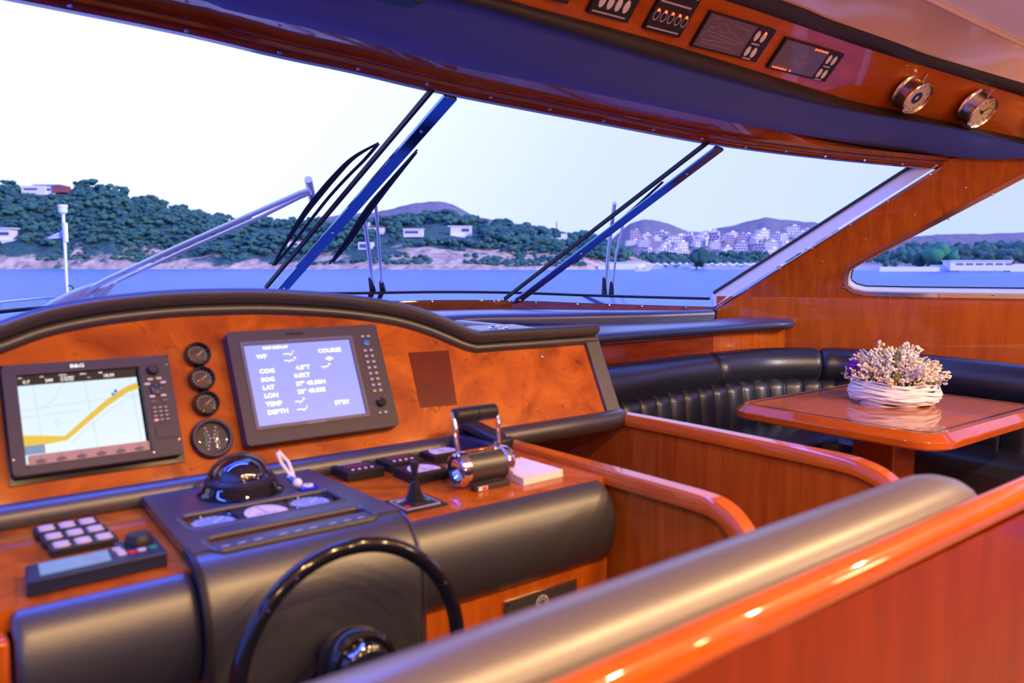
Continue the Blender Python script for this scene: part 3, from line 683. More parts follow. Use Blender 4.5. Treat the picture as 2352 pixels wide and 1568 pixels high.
# small round gauges
def rgauge(u, label, ring, dial, r=.0275, h=.018, x=.51):
    g = inst('round_gauge', label, 'gauge', FP, x, u)
    mb = MB(); mb.lathe([(r, 0), (r, h*.6), (r*.93, h), (r*.82, h), (r*.78, h*.55), (r*.72, h*.3)], 36, caps=False); mb.build('bezel_ring', ring, g)
    mb = MB(); mb.lathe([(r*.8, 0), (r*.8, h*.35)], 32); d = mb.build('dial', dial, g)
    mb = MB(); mb.lathe([(r*.80, h*.7), (r*.55, h*.86), (0, h*.95)], 32, caps=False); mb.build('glass', 'iglass', g)
    return g, d
for u, lab, dl in ((.247, 'topmost small round gauge beside the two monitors, dark dial with blue rim glint', 'dial_dark'), (.192, 'second of the three small round gauges stacked between the monitors', 'dial_dark'), (.137, 'third small round gauge down, with a paler dial, between the monitors', M['bezel'])):
    g, d = rgauge(u, lab, 'gloss', dl)
    mb = MB()
    for a in range(-120, 121, 20):
        c_, s_ = math.cos(math.radians(90-a)), math.sin(math.radians(90-a)); 
        for q in line2([(c_*.016, s_*.016), (c_*.020, s_*.020)], .0012): mb.plate(q, .0063, .0067)
    for q in line2([(-.004, -.003), (.012, .008)], .0016): mb.plate(q, .0067, .0072)
    mb.build('tick_marks', 'btn', g, smooth=False)
    mb = MB(); mb.lathe([(.004, 0), (.003, .003), (0, .0035)], 14, c=(-.002, -.001, .0068)); mb.build('pointer_hub', 'red', g)
g, d = rgauge(.062, 'large round trim gauge with green scale arcs, lowest in the gauge column', 'bezel', M['bezel'], r=.043, h=.016)
mb = MB()
for sx_ in (-1, 1):
    q = [(sx_*(.011+.010*(1-math.cos(t))), .018*math.sin(t)) for t in [math.radians(a) for a in range(-50, 51, 10)]]
    for l in line2(q, .003): mb.plate(l, .0056, .0062)
mb.build('green_scale', 'green', g, smooth=False)
mb = MB()
for k in range(7):
    for sx_ in (-1, 1): mb.plate(circ(sx_*(.004+abs(k-3)*.0022), -.022+k*.0075, .0018, 8), .0056, .0064)
mb.build('scale_figures', 'btn', g, smooth=False)

# ---------------- compass
cpm = inst('ship_compass', 'domed magnetic compass on the leather instrument hood', 'compass', FH, .512, 1.522, .012)
mb = MB(); mb.lathe([(.080, 0), (.080, .005), (.072, .010), (.068, .018), (.062, .022), (.058, .022)], 40, caps=True); mb.build('base_flange', 'gloss', cpm)
mb = MB(); mb.lathe([(.066, .018), (.066, .026), (.060, .031), (.056, .028)], 40, caps=False); mb.build('lubber_ring', 'plastic', cpm)
mb = MB(); mb.lathe([(.055, .024), (.050, .029), (.020, .033), (0, .034)], 40); mb.build('compass_card', 'compass_card', cpm)
mb = MB()
for k in range(24):
    a = k*math.pi/12
    for q in line2([(.038*math.cos(a), .038*math.sin(a)), (.046*math.cos(a), .046*math.sin(a))], .002 if k % 2 else .004): mb.plate(q, .0312, .0318)
for s_, a in (('N', 200), ('E', 110), ('S', 20), ('W', 290)): mb.text(s_, .028*math.cos(math.radians(a)), .028*math.sin(math.radians(a)), .014, .0335, 'CENTER')
mb.build('card_figures', 'btn', cpm, smooth=False)
mb = MB(); mb.lathe([(.060*math.cos(a), .024+.050*math.sin(a)) for a in [math.radians(i*7.5) for i in range(0, 13)]], 40, caps=False); mb.build('dome', 'iglass', cpm)
mb = MB()
for a0 in range(0, 1):
    pts = [V((.054*math.cos(a), .018, .024+.044*math.sin(a))) for a in [math.radians(i) for i in range(0, 181, 9)]]
    mb.tube(pts, .0045, 8)
mb.build('hood_band', 'plastic', cpm)
M['dome_blk'] = bsdf('smoked_dome', (.005, .007, .012), .03, coat=1, spec=1)
mb = MB(); mb.lathe([(.047*math.cos(a), .026+.040*math.sin(a)) for a in [math.radians(i*7.5) for i in range(0, 13)]], 40, caps=False); mb.build('smoked_inner_bowl', 'dome_blk', cpm)
for k in range(6):
    a = math.radians(k*60+20); mb = MB(); mb.ico((.075*math.cos(a), .075*math.sin(a), .008), .003, 1, (1, 1, .5)); mb.build('flange_screw', 'chrome', cpm)
# key charm
kc = inst('key_charm', 'blue glass evil-eye charm with white beads and clear tag lying beside the compass', 'charm', FH, .60, 1.475, .012)
mb = MB(); mb.lathe([(.019, .001), (.020, .004), (.017, .007), (0, .008)], 24, c=(.022, -.018, 0)); e_ = mb.build('eye_disc', 'cobalt', kc)
mb = MB(); mb.lathe([(.0105, .0075), (.010, .0095), (0, .010)], 20, c=(.021, -.018, 0)); mb.build('white_iris', 'white', e_)
mb = MB(); mb.lathe([(.0035, .010), (0, .011)], 12, c=(.021, -.018, 0)); mb.build('pupil', 'bluekey', e_)
mb = MB(); mb.ico((.006, -.003, .012), .0095, 2); mb.build('bead', 'white', kc)
mb = MB(); mb.ico((-.002, .008, .018), .007, 2); mb.build('bead', M['bluekey'], kc)
mb = MB(); mb.lathe([(.008, 0), (.008, .003)], 16, c=(0, .012, .020)); mb.build('spacer', 'white', kc)
mb = MB(); mb.tube([(0, .014, .022), (-.010, .035, .045), (-.016, .042, .066), (-.012, .045, .068), (.004, .036, .046), (.006, .018, .024), (0, .014, .022)], .0035, 8); mb.build('clear_tag', M['paper'], kc)

# ---------------- meters and panels on the work surface
FS = frame((0, 0, -.46), (1, 0, 0), (0, 1, 0))
def meter(cx, cy, w_, d_, kind, label, h=.020, F=FS, z=0, name=None):
    t_ = inst(name or ('digital_indicator' if kind == 'dig' else 'panel_meter'), label, 'indicator' if kind == 'dig' else 'meter', F, cx, cy, z)
    mb = MB(); mb.plate(rrect(-w_/2, -d_/2, w_/2, d_/2, .003, 2), 0, h); mb.build('case', 'plastic', t_, bev=.0025)
    if kind == 'dig':
        mb = MB(); mb.plate(rect(-w_*.34, -d_*.08, w_*.36, d_*.26), h, h+.0012); mb.build('display_window', 'ledbar', t_, smooth=False)
        for k in range(4):
            mb = MB(); mb.lathe([(.0042, 0), (.0035, .0015), (0, .002)], 12, M=Matrix.Translation(V((-w_*.25+k*w_*.17, -d_*.28, h)))); mb.build('button', 'btn', t_)
        mb = MB(); mb.plate(rect(-w_*.36, d_*.34, w_*.30, d_*.40), h, h+.0006); mb.build('caption_strip', 'grey', t_, smooth=False)
    else:
        mb = MB(); a = [(w_*.38*math.cos(t), -d_*.18+d_*.55*math.sin(t)) for t in [math.radians(i) for i in range(0, 181, 12)]]
        a = a+[(-w_*.36, -d_*.30), (w_*.36, -d_*.30)]; mb.plate(a, h, h+.001); dd = mb.build('dial_face', 'dial', t_, smooth=False)
        mb = MB()
        for k in range(9):
            an = math.radians(20+k*17.5)
            for q in line2([(w_*.29*math.cos(an), -d_*.18+d_*.42*math.sin(an)), (w_*.33*math.cos(an), -d_*.18+d_*.48*math.sin(an))], .0008): mb.plate(q, h+.001, h+.0014)
        for q in line2([(0, -d_*.2), (-w_*.05, d_*.26)], .0013)+line2([(-w_*.2, -d_*.2), (w_*.2, -d_*.2)], .0008): mb.plate(q, h+.001, h+.0016)
        mb.build('needle_and_ticks', 'plastic', t_, smooth=False)
    return t_
meter(.782, 1.568, .088, .086, 'dig', 'digital indicator with dark red window, nearest the compass')
meter(.890, 1.582, .088, .086, 'dig', 'digital indicator with dark red window, next to the farther white-dial meter')
meter(.884, 1.468, .092, .088, 'ana', 'square white-dial meter right behind the small joystick')
meter(1.008, 1.582, .092, .082, 'ana', 'square white-dial meter tucked against the padded roll beside the throttle')
# joystick
jy = inst('joystick_controller', 'small ribbed joystick on a square black plate in front of a white-dial meter', 'joystick', FS, .771, 1.306)
mb = MB(); mb.plate(rrect(-.048, -.044, .048, .044, .004), 0, .004); mb.build('base_plate', 'plastic', jy, bev=.001)
mb = MB(); mb.plate(rrect(-.038, -.034, .038, .034, .004), .004, .0055, [rrect(-.0365, -.0325, .0365, .0325, .003)]); mb.build('border_line', 'grey', jy, smooth=False)
mb = MB(); prof = [(.020, .004)]
for k in range(8): prof += [(.019-k*.0014, .008+k*.005), (.0155-k*.0013, .0105+k*.005)]
prof += [(.006, .050), (.006, .056)]; mb.lathe(prof, 20); mb.build('rubber_boot', 'rubber', jy)
mb = MB(); mb.lathe([(.0045, .054), (.006, .062), (.009, .078), (.008, .084), (0, .086)], 18); mb.build('stick_knob', 'plastic', jy)
mb = MB()
for x, y in ((-.026, .02), (-.018, .022), (-.01, .021)): mb.plate(circ(x, y, .004, 10), .004, .0056)
mb.build('white_mark', 'grey', jy, smooth=False)
mb = MB(); mb.plate([(-.034, -.018), (-.022, -.026), (-.022, -.010)], .004, .0058); mb.build('port_arrow', 'red', jy, smooth=False)
mb = MB(); mb.plate([(.036, .0), (.024, -.008), (.024, .010)], .004, .0058); mb.build('starboard_arrow', 'green', jy, smooth=False)
# throttle control head
th = inst('throttle_lever', 'twin lever throttle head, black barrel with chrome ends, beside the white notepad', 'throttle', FS, .950, 1.338)
R_ = .034; HZ = .042
FX = Matrix.Translation(V((0, 0, HZ))) @ Matrix.Rotation(math.pi/2, 4, 'Y')
mb = MB(FX); mb.lathe([(R_*.95, -.045), (R_*.95, .045)], 36); mb.build('barrel', 'leather', th)
for s_ in (-1, 1):
    mb = MB(FX); pr = [(R_*.95, .044), (R_*1.07, .046), (R_*1.07, .058), (R_*.98, .064), (R_*.84, .066)]
    mb.lathe([(r, z*s_) for r, z in pr], 36, caps=False); mb.build('chrome_collar', 'chrome', th)
    mb = MB(FX); mb.lathe([(R_*.84, .064*s_), (R_*.66, .060*s_)], 30, caps=False); mb.build('black_ring', 'gloss', th)
    mb = MB(FX); mb.lathe([(R_*.66, .060*s_), (R_*.40, .052*s_), (R_*.30, .050*s_), (0, .050*s_)], 30, caps=False); mb.build('end_cup', 'chrome', th)
    # lever
    mb = MB(); mb.tube([(.052*s_, .006, HZ+.028), (.054*s_, .012, HZ+.060), (.054*s_, .016, HZ+.095), (.052*s_, .026, HZ+.110), (.046*s_, .036, HZ+.114)], [.007, .0075, .0075, .0075, .006], 12, flat=.7); mb.build('lever', 'chrome', th)
mb = MB(Matrix.Translation(V((0, .022, HZ+.106))) @ Matrix.Rotation(math.pi/2, 4, 'Y')); mb.lathe([(.0155, -.050), (.0165, -.046), (.0165, -.002), (.015, -.001), (.015, .001), (.0165, .002), (.0165, .046), (.0155, .050)], 24); mb.build('hand_grip', 'plastic', th)
mb = MB(); mb.plate(rrect(-.050, -.007, .050, .009, .004), HZ+R_*.90, HZ+R_*1.03); mb.build('top_plate', 'chrome', th, bev=.001)
mb = MB(); mb.lathe([(.007, 0), (.006, .010), (0, .012)], 14, c=(.040, 0, HZ+R_)); mb.build('detent_knob', 'chrome', th)
mb = MB(); mb.box((.004, -.028, .006), (.088, .020, .012)); bb = mb.build('base', 'bezel', th, bev=.002)
mb = MB(frame((.004, -.0385, .006), (1, 0, 0), (0, 0, 1))); mb.plate(rect(-.038, -.004, -.016, .004), 0, .0006); mb.build('badge', 'white', bb, smooth=False)
mb = MB(frame((.004, -.0391, .006), (1, 0, 0), (0, 0, 1))); mb.plate(rect(-.029, -.003, -.018, .003), 0, .0006); mb.build('badge_mark', 'red', bb, smooth=False)
# handset behind the throttle
hs_ = inst('radio_handset', 'black radio handset resting in its cradle behind the throttle levers', 'handset', FS, 1.085, 1.525)
mb = MB(frame((0, 0, 0), (1, .12, 0), (0, 1, 0))); mb.box((0, 0, .026), (.075, .15, .052), taper=.86); mb.build('cradle', 'navyplastic', hs_, bev=.006)
mb = MB(frame((0, 0, .055), (1, .12, 0), (0, 1, .18))); mb.box((.006, .002, .008), (.048, .165, .022)); mb.box((.006, .07, -.002), (.052, .035, .03)); mb.box((.006, -.062, -.002), (.050, .032, .03)); mb.build('receiver', 'plastic', hs_, bev=.007)
mb = MB(); mb.lathe([(.007, 0), (.006, .006), (0, .007)], 14, c=(.030, -.06, .058)); mb.build('cradle_latch', 'brass', hs_)
pts = [V((.045+.006*math.cos(t*2.2), -.02-.012*t/3+.0*t, .05-.004*t+.006*math.sin(t*2.2))) for t in [i*.28 for i in range(45)]]
mb = MB(); mb.tube(pts, .0022, 6); mb.build('coiled_cord', 'rubber', hs_)
# notepad
npd = inst('notepad', 'white square notepad lying on the console beside the throttle', 'notepad', FS, 1.072, 1.363)
mb = MB(); mb.plate([(-.052, -.078), (.062, -.072), (.060, .072), (-.030, .074)], 0, .013); mb.build('page_block', 'paper', npd, bev=.001)
mb = MB(); mb.plate([(-.052, -.078), (.062, -.072), (.060, .072), (-.030, .074)], .013, .0136); mb.build('top_sheet', 'white', npd)
mb = MB(); mb.plate([(-.053, -.079), (.063, -.073), (.061, .073), (-.031, .075)], -.0004, .0006); mb.build('backing_board', 'paper', npd)
# switch panels (left)
for r in range(3):
    t_ = inst('switch_bank', ('row of six pale push switches, farthest of three rows left of the hood', 'row of six pale push switches, middle of three rows left of the hood', 'row of six pale push switches, nearest of three rows, touching the grey-screen controller')[r], 'switch panel', FS, .216+r*.0035, 1.534-r*.052, group='switch rows left of the hood')
    mb = MB(); mb.plate(rrect(-.049, -.023, .049, .023, .003, 2), 0, .012); mb.build('housing', 'plastic', t_, bev=.002)
    for c in range(3):
        for q in range(2):
            mb = MB(Matrix.Translation(V((-.031+c*.031, .0085-q*.016, .012))) @ Matrix.Diagonal(V((1, .5, 1, 1)))); mb.lathe([(.0125, 0), (.0115, .0025), (0, .003)], 16); mb.build('push_switch', 'btn', t_)
# autopilot controller
ap = inst('autopilot_controller', 'long dark blue controller with grey-green screen and round knob, left of the wheel', 'controller', FS, .222, 1.306)
mb = MB(); mb.plate([(-.098, -.052), (.088, -.045), (.092, .048), (.030, .048), (.030, .025), (-.092, .020)], 0, .024); mb.build('case', 'navyplastic', ap, bev=.003)
mb = MB(); mb.plate([(-.080, -.040), (.012, -.036), (.016, .014), (-.076, .012)], .024, .0255); mb.build('lcd_screen', 'lcd', ap, smooth=False)
mb = MB(); mb.lathe([(.021, 0), (.021, .004), (.018, .014), (.016, .016), (0, .016)], 28, c=(.062, .020, .024)); mb.build('control_knob', 'plastic', ap)
for k, (x, y, mt) in enumerate(((.028, .010, 'grey'), (.030, -.004, 'grey'), (.030, -.018, 'btn'), (.044, -.018, 'red'), (.058, -.016, 'btn'), (.074, -.014, 'green'))):
    mb = MB(); mb.plate(rrect(x-.006, y-.004, x+.006, y+.004, .002, 2), .024, .0265); mb.build('key', mt, ap)
# meters inside the hood
for cx, cy, lab in ((.418, 1.388, 'blue-grey round gauge at the left end of the hood slot'), (.598, 1.396, 'blue-grey round gauge at the right end of the hood slot')):
    t_ = inst('hood_gauge', lab, 'gauge', FS2, cx, cy)
    mb = MB(); mb.lathe([(.046, 0), (.046, .006), (.042, .009), (.038, .009), (.037, .006)], 32, caps=False); mb.build('bezel_ring', 'gloss', t_)
    mb = MB(); mb.lathe([(.040, 0), (.040, .005)], 32); d_ = mb.build('dial', 'dial_blue', t_)
    mb = MB()
    for k in range(16):
        a = k*math.pi/8
        for q in line2([(.028*math.cos(a), .028*math.sin(a)), (.034*math.cos(a), .034*math.sin(a))], .002): mb.plate(q, .005, .0056)
    for q in line2([(0, 0), (.020, .018)], .002): mb.plate(q, .005, .006)
    mb.build('ticks_and_needle', 'btn', d_, smooth=False)
meter(.508, 1.392, .098, .088, 'ana', 'square white-dial meter in the middle of the hood slot', h=.008, F=FS2)
for k, x in enumerate((.418, .512, .600)):
    t_ = inst('key_bank', ('narrow blue key strip at the left end of the lower hood slot', 'narrow blue key strip in the middle of the lower hood slot', 'narrow blue key strip at the right end of the lower hood slot')[k], 'key panel', FS2, x, 1.243, group='key strips in the lower hood slot')
    mb = MB(); mb.plate(rrect(-.043, -.016, .043, .016, .003, 2), 0, .008); mb.build('housing', 'navyplastic', t_, bev=.001)
    for c in range(3):
        mb = MB(Matrix.Translation(V((-.026+c*.026, 0, .008))) @ Matrix.Diagonal(V((1, .55, 1, 1)))); mb.lathe([(.010, 0), (.008, .002), (0, .0025)], 14); mb.build('key', 'btn', t_)
# steering wheel
WT = math.radians(5)
FWH = frame((.525, 1.065, -.605), (1, 0, 0), (0, math.sin(WT), math.cos(WT)))
wh = thing('steering_wheel', 'black three-spoke steering wheel in front of the padded console', 'steering wheel', FWH)
mb = MB(); mb.tube([V((.181*math.cos(a), .181*math.sin(a), 0)) for a in [2*math.pi*i/72 for i in range(72)]], .0125, 16, True); mb.build('rim', 'gloss', wh)
for k in range(4):
    a = math.radians(90+k*18+30) if k < 2 else math.radians(30-(k-2)*35); mb = MB(); mb.ico((.181*math.cos(a), .181*math.sin(a), .0125), .0035, 1, (1, 1, .5)); mb.build('rim_stud', 'chrome', wh)
for a in (-90, -25, 205):
    a = math.radians(a); mb = MB(); mb.tube([V((.04*math.cos(a), .04*math.sin(a), -.005)), V((.11*math.cos(a), .11*math.sin(a), -.004)), V((.18*math.cos(a), .18*math.sin(a), 0))], [.012, .010, .009], 10, flat=.6); mb.build('spoke', 'gloss', wh)
mb = MB(); mb.lathe([(.056, -.02), (.060, .006), (.057, .018), (.050, .024), (.045, .022), (.043, .027), (.040, .038), (.032, .044), (0, .046)], 40); mb.build('hub', 'gloss', wh)
mb = MB(); mb.lathe([(.03, -.075), (.03, -.02)], 24); mb.build('shaft', 'plastic', wh)
# nameplate
FN = frame((.95, 1.208, -.685), (1, 0, 0), (0, 0, 1))
npl = thing('nameplate', 'engraved metal nameplate with a round emblem screwed below the padded bolster', 'nameplate', FN)
npl.matrix_basis = frame((1.005, 1.2085, -.70), (1, 0, 0), (0, 0, 1)); bpy.context.view_layer.update()
mb = MB(); mb.plate(rect(-.095, -.06, .095, .045), 0, .003); mb.build('plate', 'brass', npl, bev=.0008)
mb = MB(); mb.plate(rect(-.091, -.056, .091, .041), .003, .0035); mb.build('engraved_field', 'bezel', npl, smooth=False)
mb = MB()
for r0, r1 in ((.016, .0135), (.008, .0065)): mb.plate(circ(.0, .018, r0), .0035, .0042, [circ(.0, .018, r1)])
for k in range(8):
    a = k*math.pi/4
    for q in line2([(.0065*math.cos(a), .018+.0065*math.sin(a)), (.0145*math.cos(a), .018+.0145*math.sin(a))], .002): mb.plate(q, .0035, .0042)
mb.build('emblem', 'btn', npl, smooth=False)
for x in (-.086, .086):
    mb = MB(); mb.ico((x, .036, .0035), .004, 1, (1, 1, .5)); mb.build('plate_screw', 'chrome', npl)

# ==================================================================== COMPANIONWAY PARTITIONS
def partition(X, label, pts, y_front, bottom, thick=.036, zt=-.43):
    t_ = thing('partition', label, 'partition', loc=(X, .9, bottom))
    path = cat_rom([V((X, y, z)) for y, z in pts], 6)
    mb = MB(frame((X, 0, 0), (0, 1, 0), (0, 0, 1)))
    poly = [(p.y, p.z-.012) for p in path]; poly += [(poly[-1][0], bottom), (y_front, bottom), (y_front, poly[0][1])]
    mb.plate(poly, -thick*.36, thick*.36); mb.build('panel', 'wood', t_, world=True, smooth=False)
    mb = MB(); rows = []
    for i, p in enumerate(path):
        a = path[max(0, i-1)]; b_ = path[min(len(path)-1, i+1)]; t = (b_-a).normalized(); n_ = V((0, -t.z, t.y));
        if n_.z < 0 and t.y < 0: n_ = -n_
        if n_.dot(V((0, -.6, 1))) < 0: n_ = -n_
        sx = V((1, 0, 0)); hw = thick*.62
        rows.append([p-sx*hw-n_*.032, p-sx*hw-n_*.008, p-sx*(hw-.006), p+sx*(hw-.006), p+sx*hw-n_*.008, p+sx*hw-n_*.032])
    mb.loft(rows, closed=True, caps=True); mb.build('cap_rail', 'wood_h', t_, world=True, ang=40)
    return t_
partition(1.222, 'curved varnished partition joining the right end of the helm console', [(1.62, -.448), (1.4, -.446), (1.1, -.443), (.97, -.443), (.925, -.450), (.89, -.470), (.855, -.510), (.83, -.57), (.80, -.68), (.77, -.85)], 1.62, -1.5)
partition(1.665, 'curved varnished partition between the companionway and the dinette', [(1.66, -.432), (1.4, -.428), (1.1, -.427), (.95, -.427), (.89, -.433), (.845, -.448), (.81, -.475), (.78, -.52), (.75, -.62), (.73, -.85)], 2.35, -1.5)
st = thing('companionway_stairs', 'dark steps descending between the two varnished partitions', 'stairs', loc=(1.44, 1.6, -1.5))
for k in range(3):
    mb = MB(); mb.box((1.442, 1.35+k*.28, -1.30-k*.05), (.38, .26, .03)); mb.build('tread', 'wood_dark', st, world=True, bev=.004)
mb = MB(); mb.box((1.442, 2.3, -.9), (.38, .03, 1.1)); mb.build('riser_wall', 'wood_dark', st, world=True, smooth=False)

# ==================================================================== DINETTE
TZ = -.545
tb = thing('dinette_table', 'varnished dinette table with dark inlay line and rounded corners', 'table', loc=(3.03, 1.56, -1.3))
FT = frame((0, 0, TZ), (1, 0, 0), (0, 1, 0))
TX0, TX1, TY0, TY1 = 2.56, 3.50, 1.14, 1.965
mb = MB(FT); mb.plate(rrect(TX0+.03, TY0+.03, TX1-.03, TY1-.03, .085, 8), -.02, 0); tt = mb.build('table_top', 'wood_tab', tb, world=True, smooth=False)
rows = []
for (o_, z_) in ((.032, 0), (.030, 0), (.008, -.018), (.002, -.022), (0, -.026), (0, -.045), (.010, -.052), (.05, -.052)):
    rows.append([V((x, y, TZ+z_)) for x, y in rrect(TX0+o_, TY0+o_, TX1-o_, TY1-o_, .115-o_, 8)])
mb = MB(); mb.loft(rows, closed=True); mb.build('edge_moulding', 'wood_h', tb, world=True, ang=25)
mb = MB(FT); mb.plate(rrect(TX0+.055, TY0+.055, TX1-.055, TY1-.055, .05, 6), 0, .0008, [rrect(TX0+.066, TY0+.066, TX1-.066, TY1-.066, .04, 6)]); mb.build('inlay_line', 'ebony', tb, world=True, smooth=False)
mb = MB(); 
for k in range(2): pass
mb.plate(rrect(2.945, 1.475, 3.115, 1.645, .012), -1.3, TZ-.05); mb.build('pedestal', 'wood_dark', tb, world=True)
mb = MB(); mb.plate(rrect(2.78, 1.34, 3.24, 1.78, .04), -1.3, -1.26); mb.build('foot_plate', 'wood_dark', tb, world=True)
# dinette platform
mb = MB(); mb.box((2.95, 1.2, -1.40), (2.4, 2.9, .18)); struct(mb, 'floor', 'carpet', smooth=False)
# sofa
sf = thing('corner_sofa', 'black leather corner sofa with channel-tufted back around the dinette table', 'sofa', loc=(3.2, 2.0, -1.3))
SZ = -.42
SP = [V((1.74, 2.39, 0))] + [V((p.x, p.y, 0)) for p in pz([(1385, 833, SZ), (1500, 818, SZ), (1640, 803, SZ), (1720, 797, SZ), (1800, 795, SZ), (1880, 795, SZ), (1950, 797, SZ), (2050, 803, SZ), (2150, 812, SZ), (2352, 832, SZ)])]
SP = [V((1.70, 2.40, 0))]+SP[1:]+[V((3.72, .9, 0)), V((3.66, .45, 0))]
sp = resamp(cat_rom(SP, 8), 260)
def inward(i):
    a = sp[max(0, i-1)]; b_ = sp[min(len(sp)-1, i+1)]; t = (b_-a).normalized(); return V((t.y, -t.x, 0))
def at_px(px):        # index of the path point seen in column px
    def col(p): q = V((p.x, p.y, SZ)); c = q.dot(FW); return 1176+FPX*q.dot(RT)/c
    return min(range(len(sp)), key=lambda i: abs(col(sp[i])-px) + (50 if i > 230 else 0))
cuts = [0, at_px(1598), at_px(1873), len(sp)-1]
brad = .085
for a, b_ in zip(cuts, cuts[1:]):
    mb = MB(); rows = []
    for i in range(a, b_+1):
        nn = inward(i); e_ = min(i-a, b_-i); k = 1 if e_ >= 3 else (.80, .93, .98)[e_]
        c0 = sp[i]+nn*brad+V((0, 0, SZ-.085))
        rows.append([c0+nn*(brad*1.0*k*math.cos(t))+V((0, 0, .088*k*math.sin(t))) for t in [2*math.pi*j/18 for j in range(18)]])
    mb.loft(rows, closed=True, caps=True); mb.build('head_bolster', 'leather_sofa', sf, world=True, ang=60)
cumL = [0]
for p, q in zip(sp, sp[1:]): cumL.append(cumL[-1]+(q-p).length)
sp2 = resamp(sp, 900)
L_tot = cumL[-1]
mb = MB(); rowsT = []
zs = [SZ-.150, SZ-.165, SZ-.19, SZ-.25, SZ-.33, -.80]
ins = [.125, .150, .158, .165, .17, .172]
for z_, in_ in zip(zs, ins):
    r_ = []
    for i, p in enumerate(sp2):
        a = sp2[max(0, i-2)]; b_ = sp2[min(len(sp2)-1, i+2)]; t = (b_-a).normalized(); nn = V((t.y, -t.x, 0))
        s_ = i/(len(sp2)-1)*L_tot; ph = (s_/.108) % 1; bul = .018*math.sqrt(max(0, 1-(2*ph-1)**2))
        r_.append(p+nn*(in_-.02+bul)+V((0, 0, z_)))
    rowsT.append(r_)
mb.loft(rowsT); mb.build('tufted_back', 'leather_sofa', sf, world=True, ang=80)
# seat cushion following the path
ST_Z = -.775
for a, b_ in zip(cuts, cuts[1:]):
    mb = MB(); rows = []
    for i in range(a, b_+1, 2):
        nn = inward(i); p = sp[i]
        rows.append([p+nn*.12+V((0, 0, ST_Z-.10)), p+nn*.13+V((0, 0, ST_Z)), p+nn*.30+V((0, 0, ST_Z+.008)), p+nn*.48+V((0, 0, ST_Z)), p+nn*.52+V((0, 0, ST_Z-.03)), p+nn*.51+V((0, 0, ST_Z-.11))])
    if len(rows) > 1: mb.loft(rows, closed=True, caps=True); mb.build('seat_cushion', 'leather_sofa', sf, world=True, ang=60)
mb = MB(); mb.loft([[sp[i]+inward(i)*.46+V((0, 0, ST_Z-.10)) for i in range(0, 260, 4)], [sp[i]+inward(i)*.44+V((0, 0, -1.31)) for i in range(0, 260, 4)]]); mb.build('base', 'wood_dark', sf, world=True)
mb = MB(); mb.loft([[sp[i]+V((0, 0, SZ-.06)) for i in range(0, 260, 4)], [sp[i]+V((0, 0, -1.31)) for i in range(0, 260, 4)]]); mb.build('back_shell', 'wood_dark', sf, world=True)

# ---------------- basket of dried flowers
BC = V((3.115, 1.575, TZ))
bk = thing('wicker_basket', 'white painted twig basket holding dried flowers on the dinette table', 'basket', loc=BC)
rnd = random.Random(5)
def twigring(z, R, wob, ph, tilt):
    return [V(((R+wob*math.sin(3*a+ph)+.004*math.sin(7*a+ph*2))*math.cos(a), (R+wob*math.sin(3*a+ph))*math.sin(a)*1.0, z+tilt*math.sin(a+ph*3)+.004*math.sin(5*a+ph))) for a in [2*math.pi*i/48 for i in range(48)]]
for k in range(30):
    z_ = .006+.078*k/29; bul = .150+.020*math.sin(math.pi*min(1, k/26))
    mb = MB(); mb.tube(twigring(z_, bul-.012*rnd.random(), .004*rnd.random(), rnd.random()*6, .007*rnd.random()), .0032+.0012*rnd.random(), 6, True); mb.build('twig', 'white', bk)
mb = MB(); mb.lathe([(.10, .002), (.145, .004), (.155, .06), (.14, .075), (.0, .07)], 28); mb.build('moss_filling', bsdf('moss', (.05, .045, .03), .9), bk)
fl = thing('dried_flower_bouquet', 'mound of dried white and cream flowers with a purple bloom, set in the twig basket', 'flowers', loc=BC+V((0, 0, .07)))
M['fl_w'] = bsdf('dried_white_petals', (.95, .90, .84), .8); M['fl_c'] = bsdf('dried_cream_petals', (.92, .74, .50), .8)
M['fl_g'] = bsdf('dried_green_stalk', (.26, .28, .10), .8); M['fl_l'] = bsdf('dried_lavender', (.50, .46, .66), .8); M['fl_p'] = bsdf('purple_statice', (.12, .01, .42), .7)
protos = {}
def sprig_mesh(seed, mt):
    r = random.Random(seed); mb = MB(); mb.cur = 0
    top = V((r.uniform(-.01, .01), r.uniform(-.01, .01), .10)); mb.tube([V((0, 0, 0)), V((r.uniform(-.005, .005), 0, .05)), top], [.0012, .001, .0008], 4)
    mb.cur = 1
    for k in range(26):
        t = r.uniform(.38, 1.0); p = V((0, 0, 0)).lerp(top, t); a = r.uniform(0, 6.28); rad = .016*(1.25-t*.7)*r.uniform(.3, 1)
        c = p+V((rad*math.cos(a), rad*math.sin(a), r.uniform(-.003, .006)))
        mb.ico(c, r.uniform(.0026, .0050), 1, (1, 1, 1.3), .3, r.random()*9)
    o = mb.build('flower_sprig', ['fl_g', mt], fl, ang=80); return o
prot = [sprig_mesh(1, 'fl_w'), sprig_mesh(2, 'fl_c'), sprig_mesh(3, 'fl_w'), sprig_mesh(4, 'fl_l'), sprig_mesh(6, 'fl_g')]
cnt = 0
wts = [0, 1, 2, 0, 1, 0, 2, 3, 0, 1, 2, 4]
